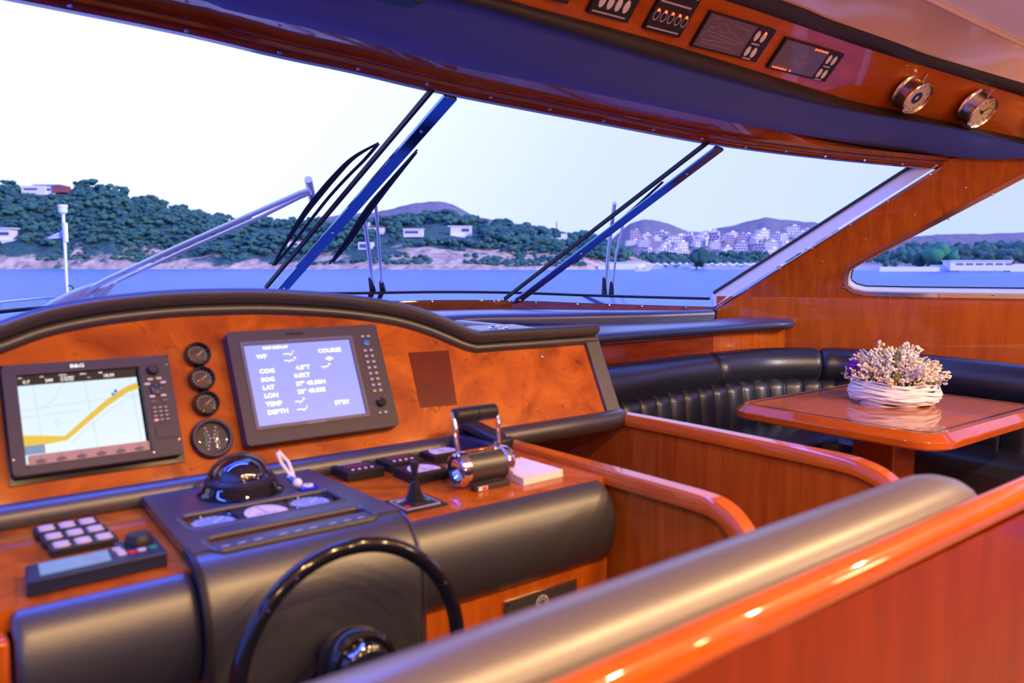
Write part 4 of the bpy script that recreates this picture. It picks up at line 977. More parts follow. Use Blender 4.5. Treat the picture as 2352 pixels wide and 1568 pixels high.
for k in range(96):
    g_ = 1-(k+.5)/96*.92; el = math.asin(g_); az = k*2.39996+.3
    o = prot[wts[k % len(wts)]]
    if k >= 5: o = o.copy(); COL.objects.link(o); o.parent = fl
    else: o = prot[k]
    dr = V((math.cos(az)*math.cos(el), math.sin(az)*math.cos(el), math.sin(el)+.12)).normalized()
    basep = V((dr.x*.065, dr.y*.065, -.01+.028*dr.z)); s_ = rnd.uniform(1.0, 1.4)*(1+.12*dr.z)
    q = V((0, 0, 1)).rotation_difference(dr)
    o.matrix_basis = Matrix.Translation(basep) @ q.to_matrix().to_4x4() @ Matrix.Rotation(rnd.random()*6, 4, 'Z') @ Matrix.Scale(s_, 4)
mb = MB()
for k in range(80): mb.ico((rnd.gauss(-.132, .013), rnd.gauss(.095, .015), rnd.gauss(.070, .015)), rnd.uniform(.005, .009), 1, (1, 1, 1), .3, k)
mb.build('purple_bloom', 'fl_p', fl)
# ==================================================================== FOREGROUND HELM SEAT
hs = thing('helm_bench', 'blurred foreground helm bench with leather-topped backrest in varnished wood', 'bench', loc=(.4, .55, -1.5))
secS = [(.63, -.75), (.632, -.46), (.626, -.39), (.612, -.354), (.590, -.336), (.564, -.329), (.542, -.330), (.524, -.338), (.512, -.350), (.505, -.362), (.505, -.40)]
mb = MB(); rows = []
xs = [-.9, -.4, 0, .3, .6, .9, 1.1, 1.2, 1.24, 1.265, 1.28, 1.288]
for x in xs:
    k = max(0, (x-1.22)/.068); k = k*k; up_ = .012*max(0, (x-.4))
    rows.append([(x, y-k*.012*(y-.505)/.12, z+up_-.016*k) for y, z in secS])
mb.loft(rows, caps=True); mb.build('leather_top', 'leather_seat', hs, world=True, ang=60)
mb = MB(); mb.tube([V((x, .484, -.372+.018*max(0, x-.4))) for x in (-.9, -.3, .3, .9, 1.3, 1.6)], .022, 20); mb.build('rounded_rim', 'wood_h', hs, world=True, ang=70)
mb = MB(); mb.box((.35, .484, -.94), (2.50, .034, 1.12)); mb.build('back_panel', 'wood_red', hs, world=True, smooth=False)
mb = MB(); mb.box((.2, .72, -.95), (2.1, .10, .25)); mb.build('seat_cushion', 'leather', hs, world=True, bev=.02)

# ==================================================================== OVERHEAD INSTRUMENTS
FO = frame((0, 1.97, .66), (1, 0, 0), (0, -.669, .743))
OZ = .007
def opanel(name, label, cat, x0, u0, x1, u1):
    cx, cy = (x0+x1)/2, (u0+u1)/2
    t_ = thing(name, label, cat, FO @ Matrix.Translation(V((cx, cy, OZ))))
    mb = MB(); mb.plate(rect(x0-cx, u0-cy, x1-cx, u1-cy), -.01, .006); mb.build('housing', 'plastic', t_, bev=.0015)
    return t_, (x1-x0)/2, (u1-u0)/2
def rocker(par, x, y, mt='paper', led=False, hollow=False, sx=.011, sy=.020):
    mb = MB(Matrix.Translation(V((x, y, .006))) @ Matrix.Diagonal(V((sx/.01, sy/.01, 1, 1))))
    if hollow: mb.lathe([(.0082, 0), (.0082, .0015), (.01, .0015), (.01, 0)], 18, caps=False)
    else: mb.lathe([(.010, 0), (.009, .002), (0, .003)], 18)
    r_ = mb.build('rocker_switch', 'grey' if hollow else mt, par)
    if led:
        mb = MB(); mb.ico((x-.002, y+sy*.85, .008), .0055, 1, (1, 1, .6)); mb.build('indicator_light', 'led', r_)
# lamp switch block with red lights
t_, hw, hh = opanel('switch_block', 'black overhead switch block with a row of five red lights', 'switch panel', 1.975, .135, 2.15, .345)
for k in range(5): rocker(t_, -hw+.022+k*.0335, -.050, led=True, hollow=True, sx=.013, sy=.019)
for k in range(5): rocker(t_, -hw+.022+k*.0335, .045, led=(k == 2), hollow=True, sx=.013, sy=.019)
mb = MB(); mb.plate(rect(-hw*.9, -.007, hw*.75, -.001), .006, .0068); mb.plate(rect(-hw*.9, -hh+.010, hw*.8, -hh+.015), .006, .0068); mb.build('caption_strip', 'grey', t_, smooth=False)
t_, hw, hh = opanel('switch_block', 'black overhead switch block with three pale rockers, partly above the frame', 'switch panel', 1.725, .140, 1.90, .345)
for k in range(4): rocker(t_, -hw+.035+k*.034, -.055, sx=.012, sy=.022)
mb = MB(); mb.plate(rect(-hw*.85, -hh+.010, hw*.75, -hh+.015), .006, .0068); mb.build('caption_strip', 'grey', t_, smooth=False)
t_, hw, hh = opanel('switch_block', 'black overhead switch block at the far left edge of the panel', 'switch panel', 1.46, .150, 1.64, .345)
# schematic displays
for (x0, x1, x2, u0, u1, lab, kind) in ((2.222, 2.478, 2.590, .118, .246, 'overhead alarm display with a line drawing of a yacht', 0), (2.668, 2.955, 3.060, .108, .232, 'overhead alarm display with a small deck plan and two rows of red lights', 1)):
    t_, hw, hh = opanel('alarm_display', lab, 'display panel', x0, u0, x2, u1)
    cx = (x0+x2)/2; a0, a1 = x0-cx+.004, x1-cx
    mb = MB(); mb.plate(rect(a0, -hh+.008, a1, hh-.004), .006, .0085); s_ = mb.build('schematic_panel', 'schem', t_, smooth=False)
    mb = MB(); w_ = a1-a0
    if kind == 0:
        LL = [[(.05, .35), (.12, .62), (.22, .66), (.27, .80), (.36, .83), (.48, .70), (.62, .62), (.92, .42), (.80, .33), (.1, .22), (.05, .35)], [(.12, .5), (.5, .46), (.85, .40)], [(.18, .40), (.7, .34)], [(.3, .66), (.34, .56), (.46, .56), (.5, .66)], [(.55, .87), (.9, .80)]]
        mb.text('YACHT', a0+w_*.08, hh-.014, .012, .0092)
        for k in range(9): LL.append([(.12+k*.07, .10), (.12+k*.07, .19)]); LL.append([(.12+k*.07, .14), (.16+k*.07, .14)])
    else:
        LL = [[(.35, .3), (.7, .25), (.72, .62), (.42, .66), (.35, .3)], [(.42, .36), (.62, .33), (.64, .55), (.46, .58), (.42, .36)], [(.3, .45), (.78, .42)], [(.1, .85), (.25, .85)], [(.56, .2), (.58, .75)]]
    for L_ in LL:
        for q in line2([(a0+w_*x, -hh+.008+(2*hh-.012)*y) for x, y in L_], .0014): mb.plate(q, .0085, .0092)
    mb.build('line_drawing', 'schemline', s_, smooth=False)
    if kind == 1:
        for k in range(8):
            if k == 6: continue
            mb = MB(); mb.ico((a0+.020+k*.0155+(.0 if k < 6 else -.002), -hh+.012, .010), .0042, 1, (1, 1, .6)); mb.build('red_light', 'led', s_)
        for k in range(6):
            mb = MB(); mb.ico((a1-.090+k*.0155, hh-.010, .010), .0042, 1, (1, 1, .6)); mb.build('red_light', 'led', s_)
    kx = x1-cx+.030
    for r in range(2):
        for c in range(2): rocker(t_, kx+.0+c*.036, .028-r*.060, led=(kind == 0 and r == 0 and c == 1), sx=.012, sy=.020)
    mb = MB(); mb.plate(rect(kx-.006, -.004, kx+.040, .002), .006, .0068); mb.plate(rect(kx-.006, -.060, kx+.040, -.055), .006, .0068); mb.build('caption_strip', 'grey', t_, smooth=False)
# round brass instruments on the panel
def nearest_panel(pxl, y, t):
    best = None
    for a, b_ in zip(hR1, hU0):
        p = a.lerp(b_, t); q = 1176+FPX*p.dot(RT)/p.dot(FW)
        if best is None or abs(q-pxl) < best[0]: best = (abs(q-pxl), p)
    return best[1]
for (pxl, t, lab, dm, nm) in ((2078, .46, 'round nickel-cased barometer with cream dial on the overhead panel', 'dial_warm', 'barometer'), (2226, .50, 'round nickel-cased clock with white dial, right of the barometer overhead', 'dial_warm', 'wall_clock'), (2385, .5, 'round nickel-cased gauge cut off at the right edge of the photo', 'dial_warm', 'round_gauge')):
    p = nearest_panel(pxl, 0, t); i_ = min(range(100), key=lambda i: (hR1[i]-p).length)
    tx = (hR1[min(99, i_+2)]-hR1[i_-2]).normalized(); uy = (hU0[i_]-hR1[i_]).normalized()
    F_ = frame(p, V((1, -.10, -.02)), V((0, -.669, .743)))
    t_ = thing(nm, lab, nm.replace('_', ' '), F_ @ Matrix.Scale(1.12, 4))
    mb = MB(); mb.lathe([(.072, 0), (.072, .005), (.066, .010), (.064, .014), (.064, .050), (.067, .054), (.067, .060), (.062, .064), (.058, .058)], 40, caps=False); mb.build('case', 'brass', t_)
    mb = MB(); mb.lathe([(.060, .010), (.060, .053)], 36); mb.build('dial', dm, t_)
    mb = MB()
    if nm == 'barometer': mb.plate(circ(0, 0, .024), .053, .054, [circ(0, 0, .009)])
    else:
        mb.plate(circ(0, 0, .007), .053, .0555)
        for an, l in ((50, .034), (160, .024)): 
            for q in line2([(0, 0), (l*math.cos(math.radians(an)), l*math.sin(math.radians(an)))], .003): mb.plate(q, .053, .0552)
    for k in range(12):
        a = k*math.pi/6
        for q in line2([(.042*math.cos(a), .042*math.sin(a)), (.050*math.cos(a), .050*math.sin(a))], .0022): mb.plate(q, .053, .0542)
    mb.build('markings', 'plastic', t_, smooth=False)
    mb = MB(); mb.lathe([(.059, .059), (.03, .062), (0, .063)], 30, caps=False); mb.build('glass', 'iglass', t_)
    mb = MB(); mb.tube([(0, .060, .03), (-.004, .082, .028)], .003, 8); mb.ico((-.004, .084, .028), .005, 1); mb.build('hinge_pin', 'brass', t_)

ls_ = thing('added_fill_housing', 'slim housing of the added blue fill light, unseen under the overhead console', 'light strip', loc=(.15, 1.87, .672))  # housing made up to go with the added blue fill
mb = MB(); mb.box((0, 0, 0), (1.96, .06, .014)); mb.build('housing', 'plastic', ls_, bev=.003)
# ceiling downlight fixtures
dl0 = None
for x, y in LAMP_POS:
    if dl0 is None:
        dl0 = thing('ceiling_downlight', 'small round recessed downlight in the white headliner', 'ceiling light', loc=(x, y, LAMP_Z+.035), group='recessed ceiling downlights')
        mb = MB(); mb.lathe([(.048, -.0), (.062, -.002), (.064, .004), (.048, .006)], 28, caps=False); mb.build('trim_ring', 'chrome', dl0)
    else: copy_tree(dl0, Matrix.Translation(V((x, y, LAMP_Z+.035))))
# ==================================================================== OUTSIDE THE GLASS
M['steel_out'] = bsdf('bright_wiper_steel', (.92, .92, .93), .30, metal=.55)
def onpane(x, y, P0, n, off): return PL(x, y, P0+n*off, n)
def wiper(label, P0, n, arm, arm2, blade, rub, off=.07, hw=.011, base=None):
    t_ = thing('windscreen_wiper', label, 'wiper', loc=onpane(arm[0][0], arm[0][1], P0, n, off))
    a = [onpane(x, y, P0, n, off) for x, y in arm]
    mb = MB(); mb.tube(a, hw, 10); mb.build('arm', 'steel_out', t_, world=True)
    if arm2: mb = MB(); mb.tube([onpane(x, y, P0, n, off) for x, y in arm2], hw*.75, 10); mb.build('arm', 'steel_out', t_, world=True)
    b_ = cat_rom([onpane(x, y, P0, n, off-.02) for x, y in blade], 5)
    mb = MB(); m_ = len(b_); mb.tube(b_, [.005+.012*math.sin(math.pi*i/(m_-1)) for i in range(m_)], 8, flat=.5); bl = mb.build('blade_frame', 'rubber', t_, world=True)
    r_ = cat_rom([onpane(x, y, P0, n, off-.03) for x, y in rub], 5)
    mb = MB(); mb.tube(r_, .009, 8, flat=.5); mb.build('rubber_blade', 'rubber', t_, world=True)
    if base: mb = MB(); mb.tube([onpane(x, y, P0, n, off+.01) for x, y, r in base], [r for x, y, r in base], 12, flat=.5); mb.build('arm_shroud', 'white', t_, world=True)
    return t_
w1 = wiper('large windscreen wiper with long twin-tube arm on the left pane', T1, NA, [(95, 722), (250, 640), (420, 562), (560, 500), (690, 443), (712, 436)], [(150, 705), (300, 632), (450, 563), (600, 497), (690, 452), (714, 443)], [(627, 609), (664, 546), (700, 490), (731, 450), (770, 404), (812, 362), (869, 328)], [(631, 608), (672, 560), (714, 505), (756, 452), (800, 404), (838, 366), (868, 331)], base=[(70, 740, .04), (130, 702, .055), (185, 674, .05), (232, 650, .018)])
mb = MB(); mb.tube([onpane(708, 412, T1, NA, .09), onpane(718, 458, T1, NA, .09)], .016, 10); mb.build('pivot_head', 'steel_out', w1, world=True)
mb = MB(); mb.tube([onpane(190, 735, T1, NA, .06), onpane(218, 690, T1, NA, .06), onpane(262, 650, T1, NA, .06)], [.03, .034, .010], 8, flat=.5); mb.build('drive_link', 'white', w1, world=True)
w2 = wiper('windscreen wiper parked along the left mullion with two thin upright arms', T1, NB, [(857, 664), (845, 560), (836, 500)], [(878, 664), (870, 560), (863, 470)], [(757, 606), (800, 548), (845, 480), (890, 425), (958, 344)], [(765, 600), (806, 552), (852, 484), (900, 420), (955, 350)], off=.10, hw=.010)
w3 = wiper('windscreen wiper parked behind the right mullion, its short blade tip showing', T2, NB, [(1389, 672), (1398, 570), (1412, 466)], [(1406, 672), (1414, 590), (1432, 510)], [(1318, 606), (1360, 566), (1420, 512), (1520, 420)], [(1322, 603), (1362, 563), (1424, 508), (1522, 418)], off=.10, hw=.010)
for t_, l in ((w2, ((851, 640, 856, 668), (876, 648, 879, 668))), (w3, ((1388, 640, 1388, 676), (1405, 650, 1404, 676)))):
    for x0, y0, x1, y1 in l:
        mb = MB(); mb.tube([onpane(x0, y0, T1 if t_ is w2 else T2, NB, .10), onpane(x1, y1, T1 if t_ is w2 else T2, NB, .10)], [.012, .018], 8); mb.build('arm_boot', 'rubber', t_, world=True)
# foredeck, bow rail, staff and flag
M['deck'] = bsdf('white_deck', (.7, .72, .75), .5)
mb = MB(); mb.plate([(-1.0, 4.2), (4.0, 4.2), (3.5, 6.5), (2.4, 10), (1.6, 12.0), (.2, 12.0), (-.7, 8)], -1.5, -1.25)
fd = mb.build('foredeck', 'deck', None, smooth=False); tag(fd, 'white foredeck of the yacht stretching ahead of the windscreen', 'deck')
br = thing('bow_rail', 'thin steel bow rail crossing the water low in the left pane', 'railing', loc=(.8, 11, -1.25))
DP = 11.2
rl = [PD(-60, 702, DP-2), PD(0, 694, DP-1), PD(110, 684, DP), PD(200, 682, DP), PD(300, 685, DP-.4), PD(420, 697, DP-1.2)]
mb = MB(); mb.tube(cat_rom(rl, 5), .014, 8); mb.build('top_rail', 'steel', br, world=True)
for q in rl[1:5]:
    mb = MB(); mb.tube([q, V((q.x, q.y-.05, -1.25))], .012, 8); mb.build('stanchion', 'steel', br, world=True)
fs = thing('jackstaff', 'white bow staff topped by a cylindrical navigation light', 'pole', loc=PD(155, 684, DP))
mb = MB(); mb.tube([PD(156, 690, DP), PD(153, 640, DP), PD(149, 560, DP), PD(145, 488, DP)], [.018, .020, .022, .022], 12); mb.build('pole', 'white', fs, world=True)
tp = PD(145, 491, DP); mb = MB(Matrix.Translation(tp)); mb.lathe([(.03, -.01), (.045, .01), (.058, .02), (.060, .085), (.066, .09), (.066, .125), (0, .13)], 20); mb.build('navigation_light', 'white', fs, world=True)
mb = MB(); mb.tube([PD(150, 512, DP), PD(152, 556, DP)], .032, 10); mb.build('flag_halyard_sleeve', 'white', fs, world=True)
c_ = PD(160, 664, DP); mb = MB(); mb.tube([c_+RT*(.05*math.cos(a))+V((0, 0, .05*math.sin(a))) for a in [2*math.pi*i/24 for i in range(24)]], .008, 8, True); mb.build('ring', 'rubber', fs, world=True)
m = bsdf('flag_cloth', (.04, .07, .5), .8); M['flag_b'] = m; M['flag_w'] = bsdf('flag_white_cloth', (.85, .85, .9), .8)
mb = MB(); rows = []; nst = 9
for i in range(13):
    s_ = i/12; top = PD(149-47*s_, 520+28*s_**.8, DP+.05*math.sin(6*s_)); bot = PD(150-49*s_, 547+3*s_, DP+.05*math.sin(6*s_))
    rows.append([top.lerp(bot, j/nst)+FW*.012*math.sin(4*s_+j) for j in range(nst+1)])
n_ = nst+1
mb.loft(rows)
mb.mi = [(j % 2) for i in range(12) for j in range(nst)]
for i in range(4):
    for j in range(3): mb.mi[i*nst+j] = 0 if (i, j) not in ((1, 1), (2, 1)) else 1
fg = thing('greek_flag', 'small blue and white striped flag drooping from the bow staff', 'flag', loc=PD(150, 535, DP))
mb.build('cloth', ['flag_b', 'flag_w'], fg, world=True, ang=80)

# ==================================================================== SEA AND SHORE
SEA = -3.6
m = bsdf('sea_water', (.05, .27, .52), .12, spec=.5, ior=1.33); nt = m.node_tree; b = nt.nodes['Principled BSDF']
t = N(nt, 'ShaderNodeTexCoord'); mp = N(nt, 'ShaderNodeMapping'); mp.inputs['Scale'].default_value = (1, 1, 1)
n1 = N(nt, 'ShaderNodeTexNoise', i={'Scale': .10, 'Detail': 10, 'Roughness': .72}); bp = N(nt, 'ShaderNodeBump', i={'Strength': 1.0, 'Distance': 4.0})
nt.links.new(t.outputs['Object'], mp.inputs[0]); nt.links.new(mp.outputs[0], n1.inputs['Vector']); nt.links.new(n1.outputs['Fac'], bp.inputs['Height']); nt.links.new(bp.outputs[0], b.inputs['Normal'])
b.inputs['Roughness'].default_value = .28
M['sea'] = m
mb = MB(); mb.add([(-3000, -3000, SEA), (6000, -3000, SEA), (6000, 6000, SEA), (-3000, 6000, SEA)], [(0, 1, 2, 3)]); sea = mb.build('sea', 'sea', None, smooth=False); sea['kind'] = 'structure'
def terrain_mat(name, scrub, scrub2, rock, rock2, zr, band, scale=.05, patch=.5):
    m = bsdf(name, scrub, .9, spec=.1); nt = m.node_tree; b = nt.nodes['Principled BSDF']
    g = N(nt, 'ShaderNodeNewGeometry'); sx = N(nt, 'ShaderNodeSeparateXYZ'); nt.links.new(g.outputs['Position'], sx.inputs[0])
    n1 = N(nt, 'ShaderNodeTexNoise', i={'Scale': scale, 'Detail': 8, 'Roughness': .65}); nt.links.new(g.outputs['Position'], n1.inputs['Vector'])
    n2 = N(nt, 'ShaderNodeTexNoise', i={'Scale': scale*5, 'Detail': 6, 'Roughness': .7}); nt.links.new(g.outputs['Position'], n2.inputs['Vector'])
    rr = ramp(nt, [(.35, rock2), (.62, rock)]); rs = ramp(nt, [(.38, scrub2), (.6, scrub)])
    nt.links.new(n2.outputs['Fac'], rr.inputs[0]); nt.links.new(n2.outputs['Fac'], rs.inputs[0])
    ma = N(nt, 'ShaderNodeMath', operation='MULTIPLY_ADD'); ma.inputs[1].default_value = band; ma.inputs[2].default_value = -band*.5
    nt.links.new(n1.outputs['Fac'], ma.inputs[0])
    ad = N(nt, 'ShaderNodeMath', operation='ADD'); nt.links.new(sx.outputs[2], ad.inputs[0]); nt.links.new(ma.outputs[0], ad.inputs[1])
    mr = N(nt, 'ShaderNodeMapRange'); mr.inputs[1].default_value = zr-2; mr.inputs[2].default_value = zr+2
    xr = N(nt, 'ShaderNodeMapRange'); xr.inputs[1].default_value = 140; xr.inputs[2].default_value = 250; xr.inputs[3].default_value = 0; xr.inputs[4].default_value = -7 if band > 10 else 0
    nt.links.new(sx.outputs[0], xr.inputs[0]); a2 = N(nt, 'ShaderNodeMath', operation='ADD'); nt.links.new(ad.outputs[0], a2.inputs[0]); nt.links.new(xr.outputs[0], a2.inputs[1]); nt.links.new(a2.outputs[0], mr.inputs[0])
    mx = N(nt, 'ShaderNodeMix', data_type='RGBA'); nt.links.new(mr.outputs[0], mx.inputs[0]); nt.links.new(rr.outputs[0], mx.inputs[6]); nt.links.new(rs.outputs[0], mx.inputs[7])
    nt.links.new(mx.outputs[2], b.inputs['Base Color'])
    return m
M['headland'] = terrain_mat('headland_ground', (.07, .15, .11), (.035, .09, .08), (.80, .56, .34), (.28, .21, .17), 2.5, 64, .03)
M['mount'] = terrain_mat('scrub_mountain', (.30, .24, .22), (.16, .16, .17), (.2, .16, .18), (.1, .1, .12), -100, 1, .012)
M['shoreland'] = terrain_mat('coastal_plain', (.07, .15, .11), (.04, .09, .085), (.55, .48, .44), (.4, .34, .32), 0, 3)
def interp(l, x):
    if x <= l[0][0]: return l[0][1]
    for (a, b), (c, d) in zip(l, l[1:]):
        if x <= c: return b+(d-b)*(x-a)/(c-a)
    return l[-1][1]
def shoreD(x, shore): return interp(shore, x)
class Terr:
    def __init__(s, ridge, ds, dr, bulge=.75, nz=4, seed=0): s.r = ridge; s.ds = ds; s.dr = dr; s.b = bulge; s.nz = nz; s.seed = seed
    def at(s, x, y):
        best = min((abs(784-FPX*q.dot(UP)/q.dot(FW)-y), k) for k, q in ((k, s.pt(x, k/60)) for k in range(2, 61)))
        return s.pt(x, best[1]/60)
    def pt(s, x, t):
        d = interp(s.ds, x)*(1-t)+interp(s.dr, x)*t
        ysh = 604+FPX*(-SEA)/d*0+0
        base = ray(x, 604)*d; base.z = 0
        zr = (ray(x, interp(s.r, x))*interp(s.dr, x)).z
        z = SEA-.5+(zr-SEA+.5)*(t**s.b)
        p = V((base.x, base.y, z))
        k = min(1, t*6)*(1-.8*t)
        p.z += s.nz*k*noise.noise(V((p.x*.03+s.seed, p.y*.03, 0)))+s.nz*.5*k*noise.noise(V((p.x*.09, p.y*.09, s.seed)))
        return p
    def mesh(s, name, mat, x0, x1, nx, nt_=22):
        mb = MB(); rows = []
        for j in range(nt_+1): rows.append([s.pt(x0+(x1-x0)*i/nx, j/nt_) for i in range(nx+1)])
        rows.append([p+V((FW.x, FW.y, 0))*60+V((0, 0, -(p.z-SEA)*.8)) for p in rows[-1]])
        mb.loft(rows); o = mb.build(name, mat, None, ang=80); o['kind'] = 'structure'; return o
H1 = Terr([(-200, 470), (-60, 450), (0, 446), (16, 432), (60, 432), (160, 436), (211, 430), (260, 434), (290, 444), (300, 458), (356, 466), (395, 480), (435, 488), (488, 500), (527, 506), (580, 515), (620, 514), (674, 514), (740, 520), (800, 516), (870, 508), (930, 505), (990, 498), (1050, 506), (1110, 514), (1200, 530), (1260, 540), (1300, 546), (1380, 560), (1440, 585), (1500, 606)],
          [(-200, 470), (0, 480), (600, 470), (900, 430), (1290, 430), (1440, 470), (1500, 500)], [(-200, 640), (300, 640), (700, 640), (1000, 600), (1300, 580), (1500, 530)], nz=5)
H1.mesh('hills', 'headland', -250, 1500, 260, 26)
Mt = Terr([(600, 520), (740, 500), (790, 492), (870, 488), (920, 475), (960, 466), (1010, 463), (1040, 470), (1080, 492), (1120, 503), (1250, 523), (1290, 532), (1400, 555)], [(0, 1400)], [(0, 2300)], bulge=1, nz=14, seed=3)
Mt.mesh('hills', 'mount', 600, 1400, 120, 16)
M2 = Terr([(1380, 570), (1420, 535), (1445, 515), (1475, 504), (1500, 506), (1540, 515), (1575, 530), (1600, 533), (1660, 523), (1720, 507), (1755, 500), (1800, 505), (1840, 510), (1870, 510), (1900, 520), (1960, 540), (2030, 560), (2080, 546), (2150, 538), (2240, 537), (2352, 534), (2500, 530)], [(0, 1300)], [(0, 2100)], bulge=.9, nz=12, seed=5)
M2.mesh('hills', 'mount', 1340, 2520, 180, 18)
PLN = Terr([(1300, 595), (1440, 590), (1600, 590), (1850, 585), (2000, 585), (2150, 580), (2352, 576), (2500, 576)], [(1300, 520), (1440, 470), (1700, 420), (1900, 400), (2352, 330), (2500, 330)], [(0, 820)], bulge=1.1, nz=1.5, seed=8)
PLN.mesh('hills', 'shoreland', 1300, 2520, 150, 16)
# trees
M['leaf1'] = bsdf('pine_green', (.065, .175, .125), .9, spec=.1); M['leaf2'] = bsdf('dark_pine_green', (.042, .12, .10), .9, spec=.1); M['leaf3'] = bsdf('fresh_green', (.07, .27, .13), .9, spec=.1); M['bark'] = bsdf('bark', (.10, .07, .05), .9)
def tree_proto(name, lab, grp, mat, flat_, seed, cat='tree'):
    r = random.Random(seed); t_ = thing(name, lab, cat, loc=(0, 0, 0), group=grp)
    mb = MB(); mb.tube([(0, 0, -.6), (.2, .1, 1.6), (.3, 0, 3.4)], [.3, .22, .15], 6); mb.build('trunk', 'bark', t_)
    mb = MB()
    for k in range(9):
        a = r.uniform(0, 6.28); rr = r.uniform(0, 2.6); mb.ico((rr*math.cos(a), rr*math.sin(a), 3.6+r.uniform(-.7, 1.1)), r.uniform(1.2, 2.1), 2, (1, 1, flat_), .55, k+seed)
    mb.build('crown', mat, t_, ang=80); return t_
GH = 'pines covering the left headland'
LH = 'dark rounded pine among many on the wooded headland'
tp1 = [tree_proto('pine_tree', LH, GH, 'leaf1', .6, 1), tree_proto('pine_tree', LH, GH, 'leaf2', .7, 2), tree_proto('pine_tree', LH, GH, 'leaf1', .8, 3)]
GS = 'trees behind the beach'
LS = 'bushy green tree in the belt behind the beach'
tp2 = [tree_proto('coastal_tree', LS, GS, 'leaf2', .9, 4), tree_proto('coastal_tree', LS, GS, 'leaf1', 1.0, 5)]
rt_ = random.Random(42)
used = set()
def put(pro, p, s_, k):
    key = pro.name
    Mx = Matrix.Translation(p) @ Matrix.Rotation(rt_.random()*6.28, 4, 'Z') @ Matrix.Diagonal(V((s_, s_, s_*rt_.uniform(.8, 1.1), 1)))
    if key not in used: used.add(key); pro.matrix_basis = Mx
    else: copy_tree(pro, Mx)
villas_px = [(50, 180, 405, 450), (0, 60, 515, 565), (920, 1100, 512, 548), (860, 900, 512, 560)]
def clear(x, p):
    y = 784-FPX*p.dot(UP)/p.dot(FW)
    return not any(a < x < b and c < y < d for a, b, c, d in villas_px)
n_ = 0; stuff = MB(); big = []
for k in range(2300):
    x = rt_.uniform(-60, 1440); t = rt_.uniform(.14 if x < 800 else .24, 1.0)
    p = H1.pt(x, t)
    if noise.noise(V((p.x*.02, p.y*.02, 4))) < -.22 and t < .75: continue
    if not clear(x, p+V((0, 0, 3))): continue
    big.append((t, x, p))
big.sort(key=lambda q: (q[0] < .97, q[0]))          # ridge-line and nearest trees first as individuals
for i, (t, x, p) in enumerate(big):
    s_ = rt_.uniform(.7, 1.25)*(.7 if t < .4 else 1)
    if i < 285: put(tp1[i % 3], p, s_, i)
    else:
        stuff.cur = i % 2
        for q in range(3):
            a = rt_.uniform(0, 6.28); stuff.ico(p+V((1.3*math.cos(a), 1.3*math.sin(a), 2.6+rt_.uniform(-.5, 1)))*1 if False else p+V((1.5*s_*math.cos(a), 1.5*s_*math.sin(a), (2.8+rt_.uniform(-.6, .9))*s_)), 2.2*s_, 1, (1, 1, .7), .5, rt_.random()*50)
for k in range(2600):
    x = rt_.uniform(-80, 1430); t = rt_.random()**1.6*.75+.05; p = H1.pt(x, t)
    if noise.noise(V((p.x*.035, p.y*.035, 9))) < -.05 and t < .4: continue
    if not clear(x, p+V((0, 0, 2))): continue
    s_ = rt_.uniform(.7, 1.7); stuff.cur = k % 2; stuff.ico(p+V((0, 0, .3*s_)), s_, 1, (1.3, 1.3, .8), .5, rt_.random()*50)
o = stuff.build('woodland', ['leaf1', 'leaf2'], None, ang=80); tag(o, 'dense pine and scrub cover filling the slopes of the headland', 'woodland', kind='stuff')
st2 = MB(); bl2 = []
for k in range(620):
    x = rt_.uniform(1400, 2480); t = rt_.uniform(.12, .95); p = PLN.pt(x, t)
    if x > 2070 and t < .2: continue
    bl2.append((t, x, p))
bl2.sort(key=lambda q: q[0])
for i, (t, x, p) in enumerate(bl2):
    s_ = rt_.uniform(.8, 1.5)*(.75+t*.5)*(1.2 if x > 2070 else .62)
    if i < 230: put(tp2[i % 2], p, s_, i)
    else:
        st2.cur = i % 2
        for q in range(3):
            a = rt_.uniform(0, 6.28); st2.ico(p+V((1.6*s_*math.cos(a), 1.6*s_*math.sin(a), (3.2+rt_.uniform(-.8, 1.2))*s_)), 2.4*s_, 1, (1, 1, .9), .5, rt_.random()*50)
o = st2.build('woodland', ['leaf2', 'leaf1'], None, ang=80); tag(o, 'blue-green tree belt between the beach and the hillside town', 'woodland', kind='stuff')
# two landmark round trees
for (x, y, d, s_, lab, mt) in ((1600, 606, 440, 1.7, 'largest round dark tree behind the beach umbrellas', 'leaf2'), (2160, 607, 360, 1.9, 'bright green rounded tree seen through the side window', 'leaf3'), (2115, 612, 370, 1.4, 'pale feathery tree at the left of the side window view', 'leaf1')):
    t_ = tree_proto('broadleaf_tree', lab, None, mt, 1.1, int(x)); del_g = None
    p = PD(x, y, d); p.z = SEA+.5; t_.matrix_basis = Matrix.Translation(p) @ Matrix.Scale(s_, 4)
# ---------------- buildings
M['plaster'] = bsdf('white_plaster', (.92, .86, .82), .8); M['plaster2'] = bsdf('pink_plaster', (.70, .56, .56), .8); M['winpane'] = bsdf('dark_windows', (.10, .12, .20), .3); M['rtile'] = bsdf('terracotta', (.34, .10, .09), .8)
def block(seed, fl_n, w_, d_):
    r = random.Random(seed); mb = MB(); z = 0
    for k in range(fl_n):
        ww = w_*(1-.10*k*r.random()); dd = d_*(1-.08*k); ox = r.uniform(-1, 1)*w_*.08
        mb.cur = 0; mb.box((ox, 0, z+1.5), (ww, dd, 3.0)); mb.box((ox, -.4, z+3.0), (ww+.8, dd+1.4, .25))
        mb.cur = 1; n = max(2, int(ww/3))
        for q in range(n): mb.box((ox-ww/2+ww*(q+.5)/n, -dd/2-.02, z+1.4), (ww/n*.5, .1, 1.5))
        z += 3.1
    mb.cur = 0; mb.box((w_*.15, 0, z+1), (w_*.25, d_*.3, 2)); return mb
GB = 'white apartment blocks of the hillside town'
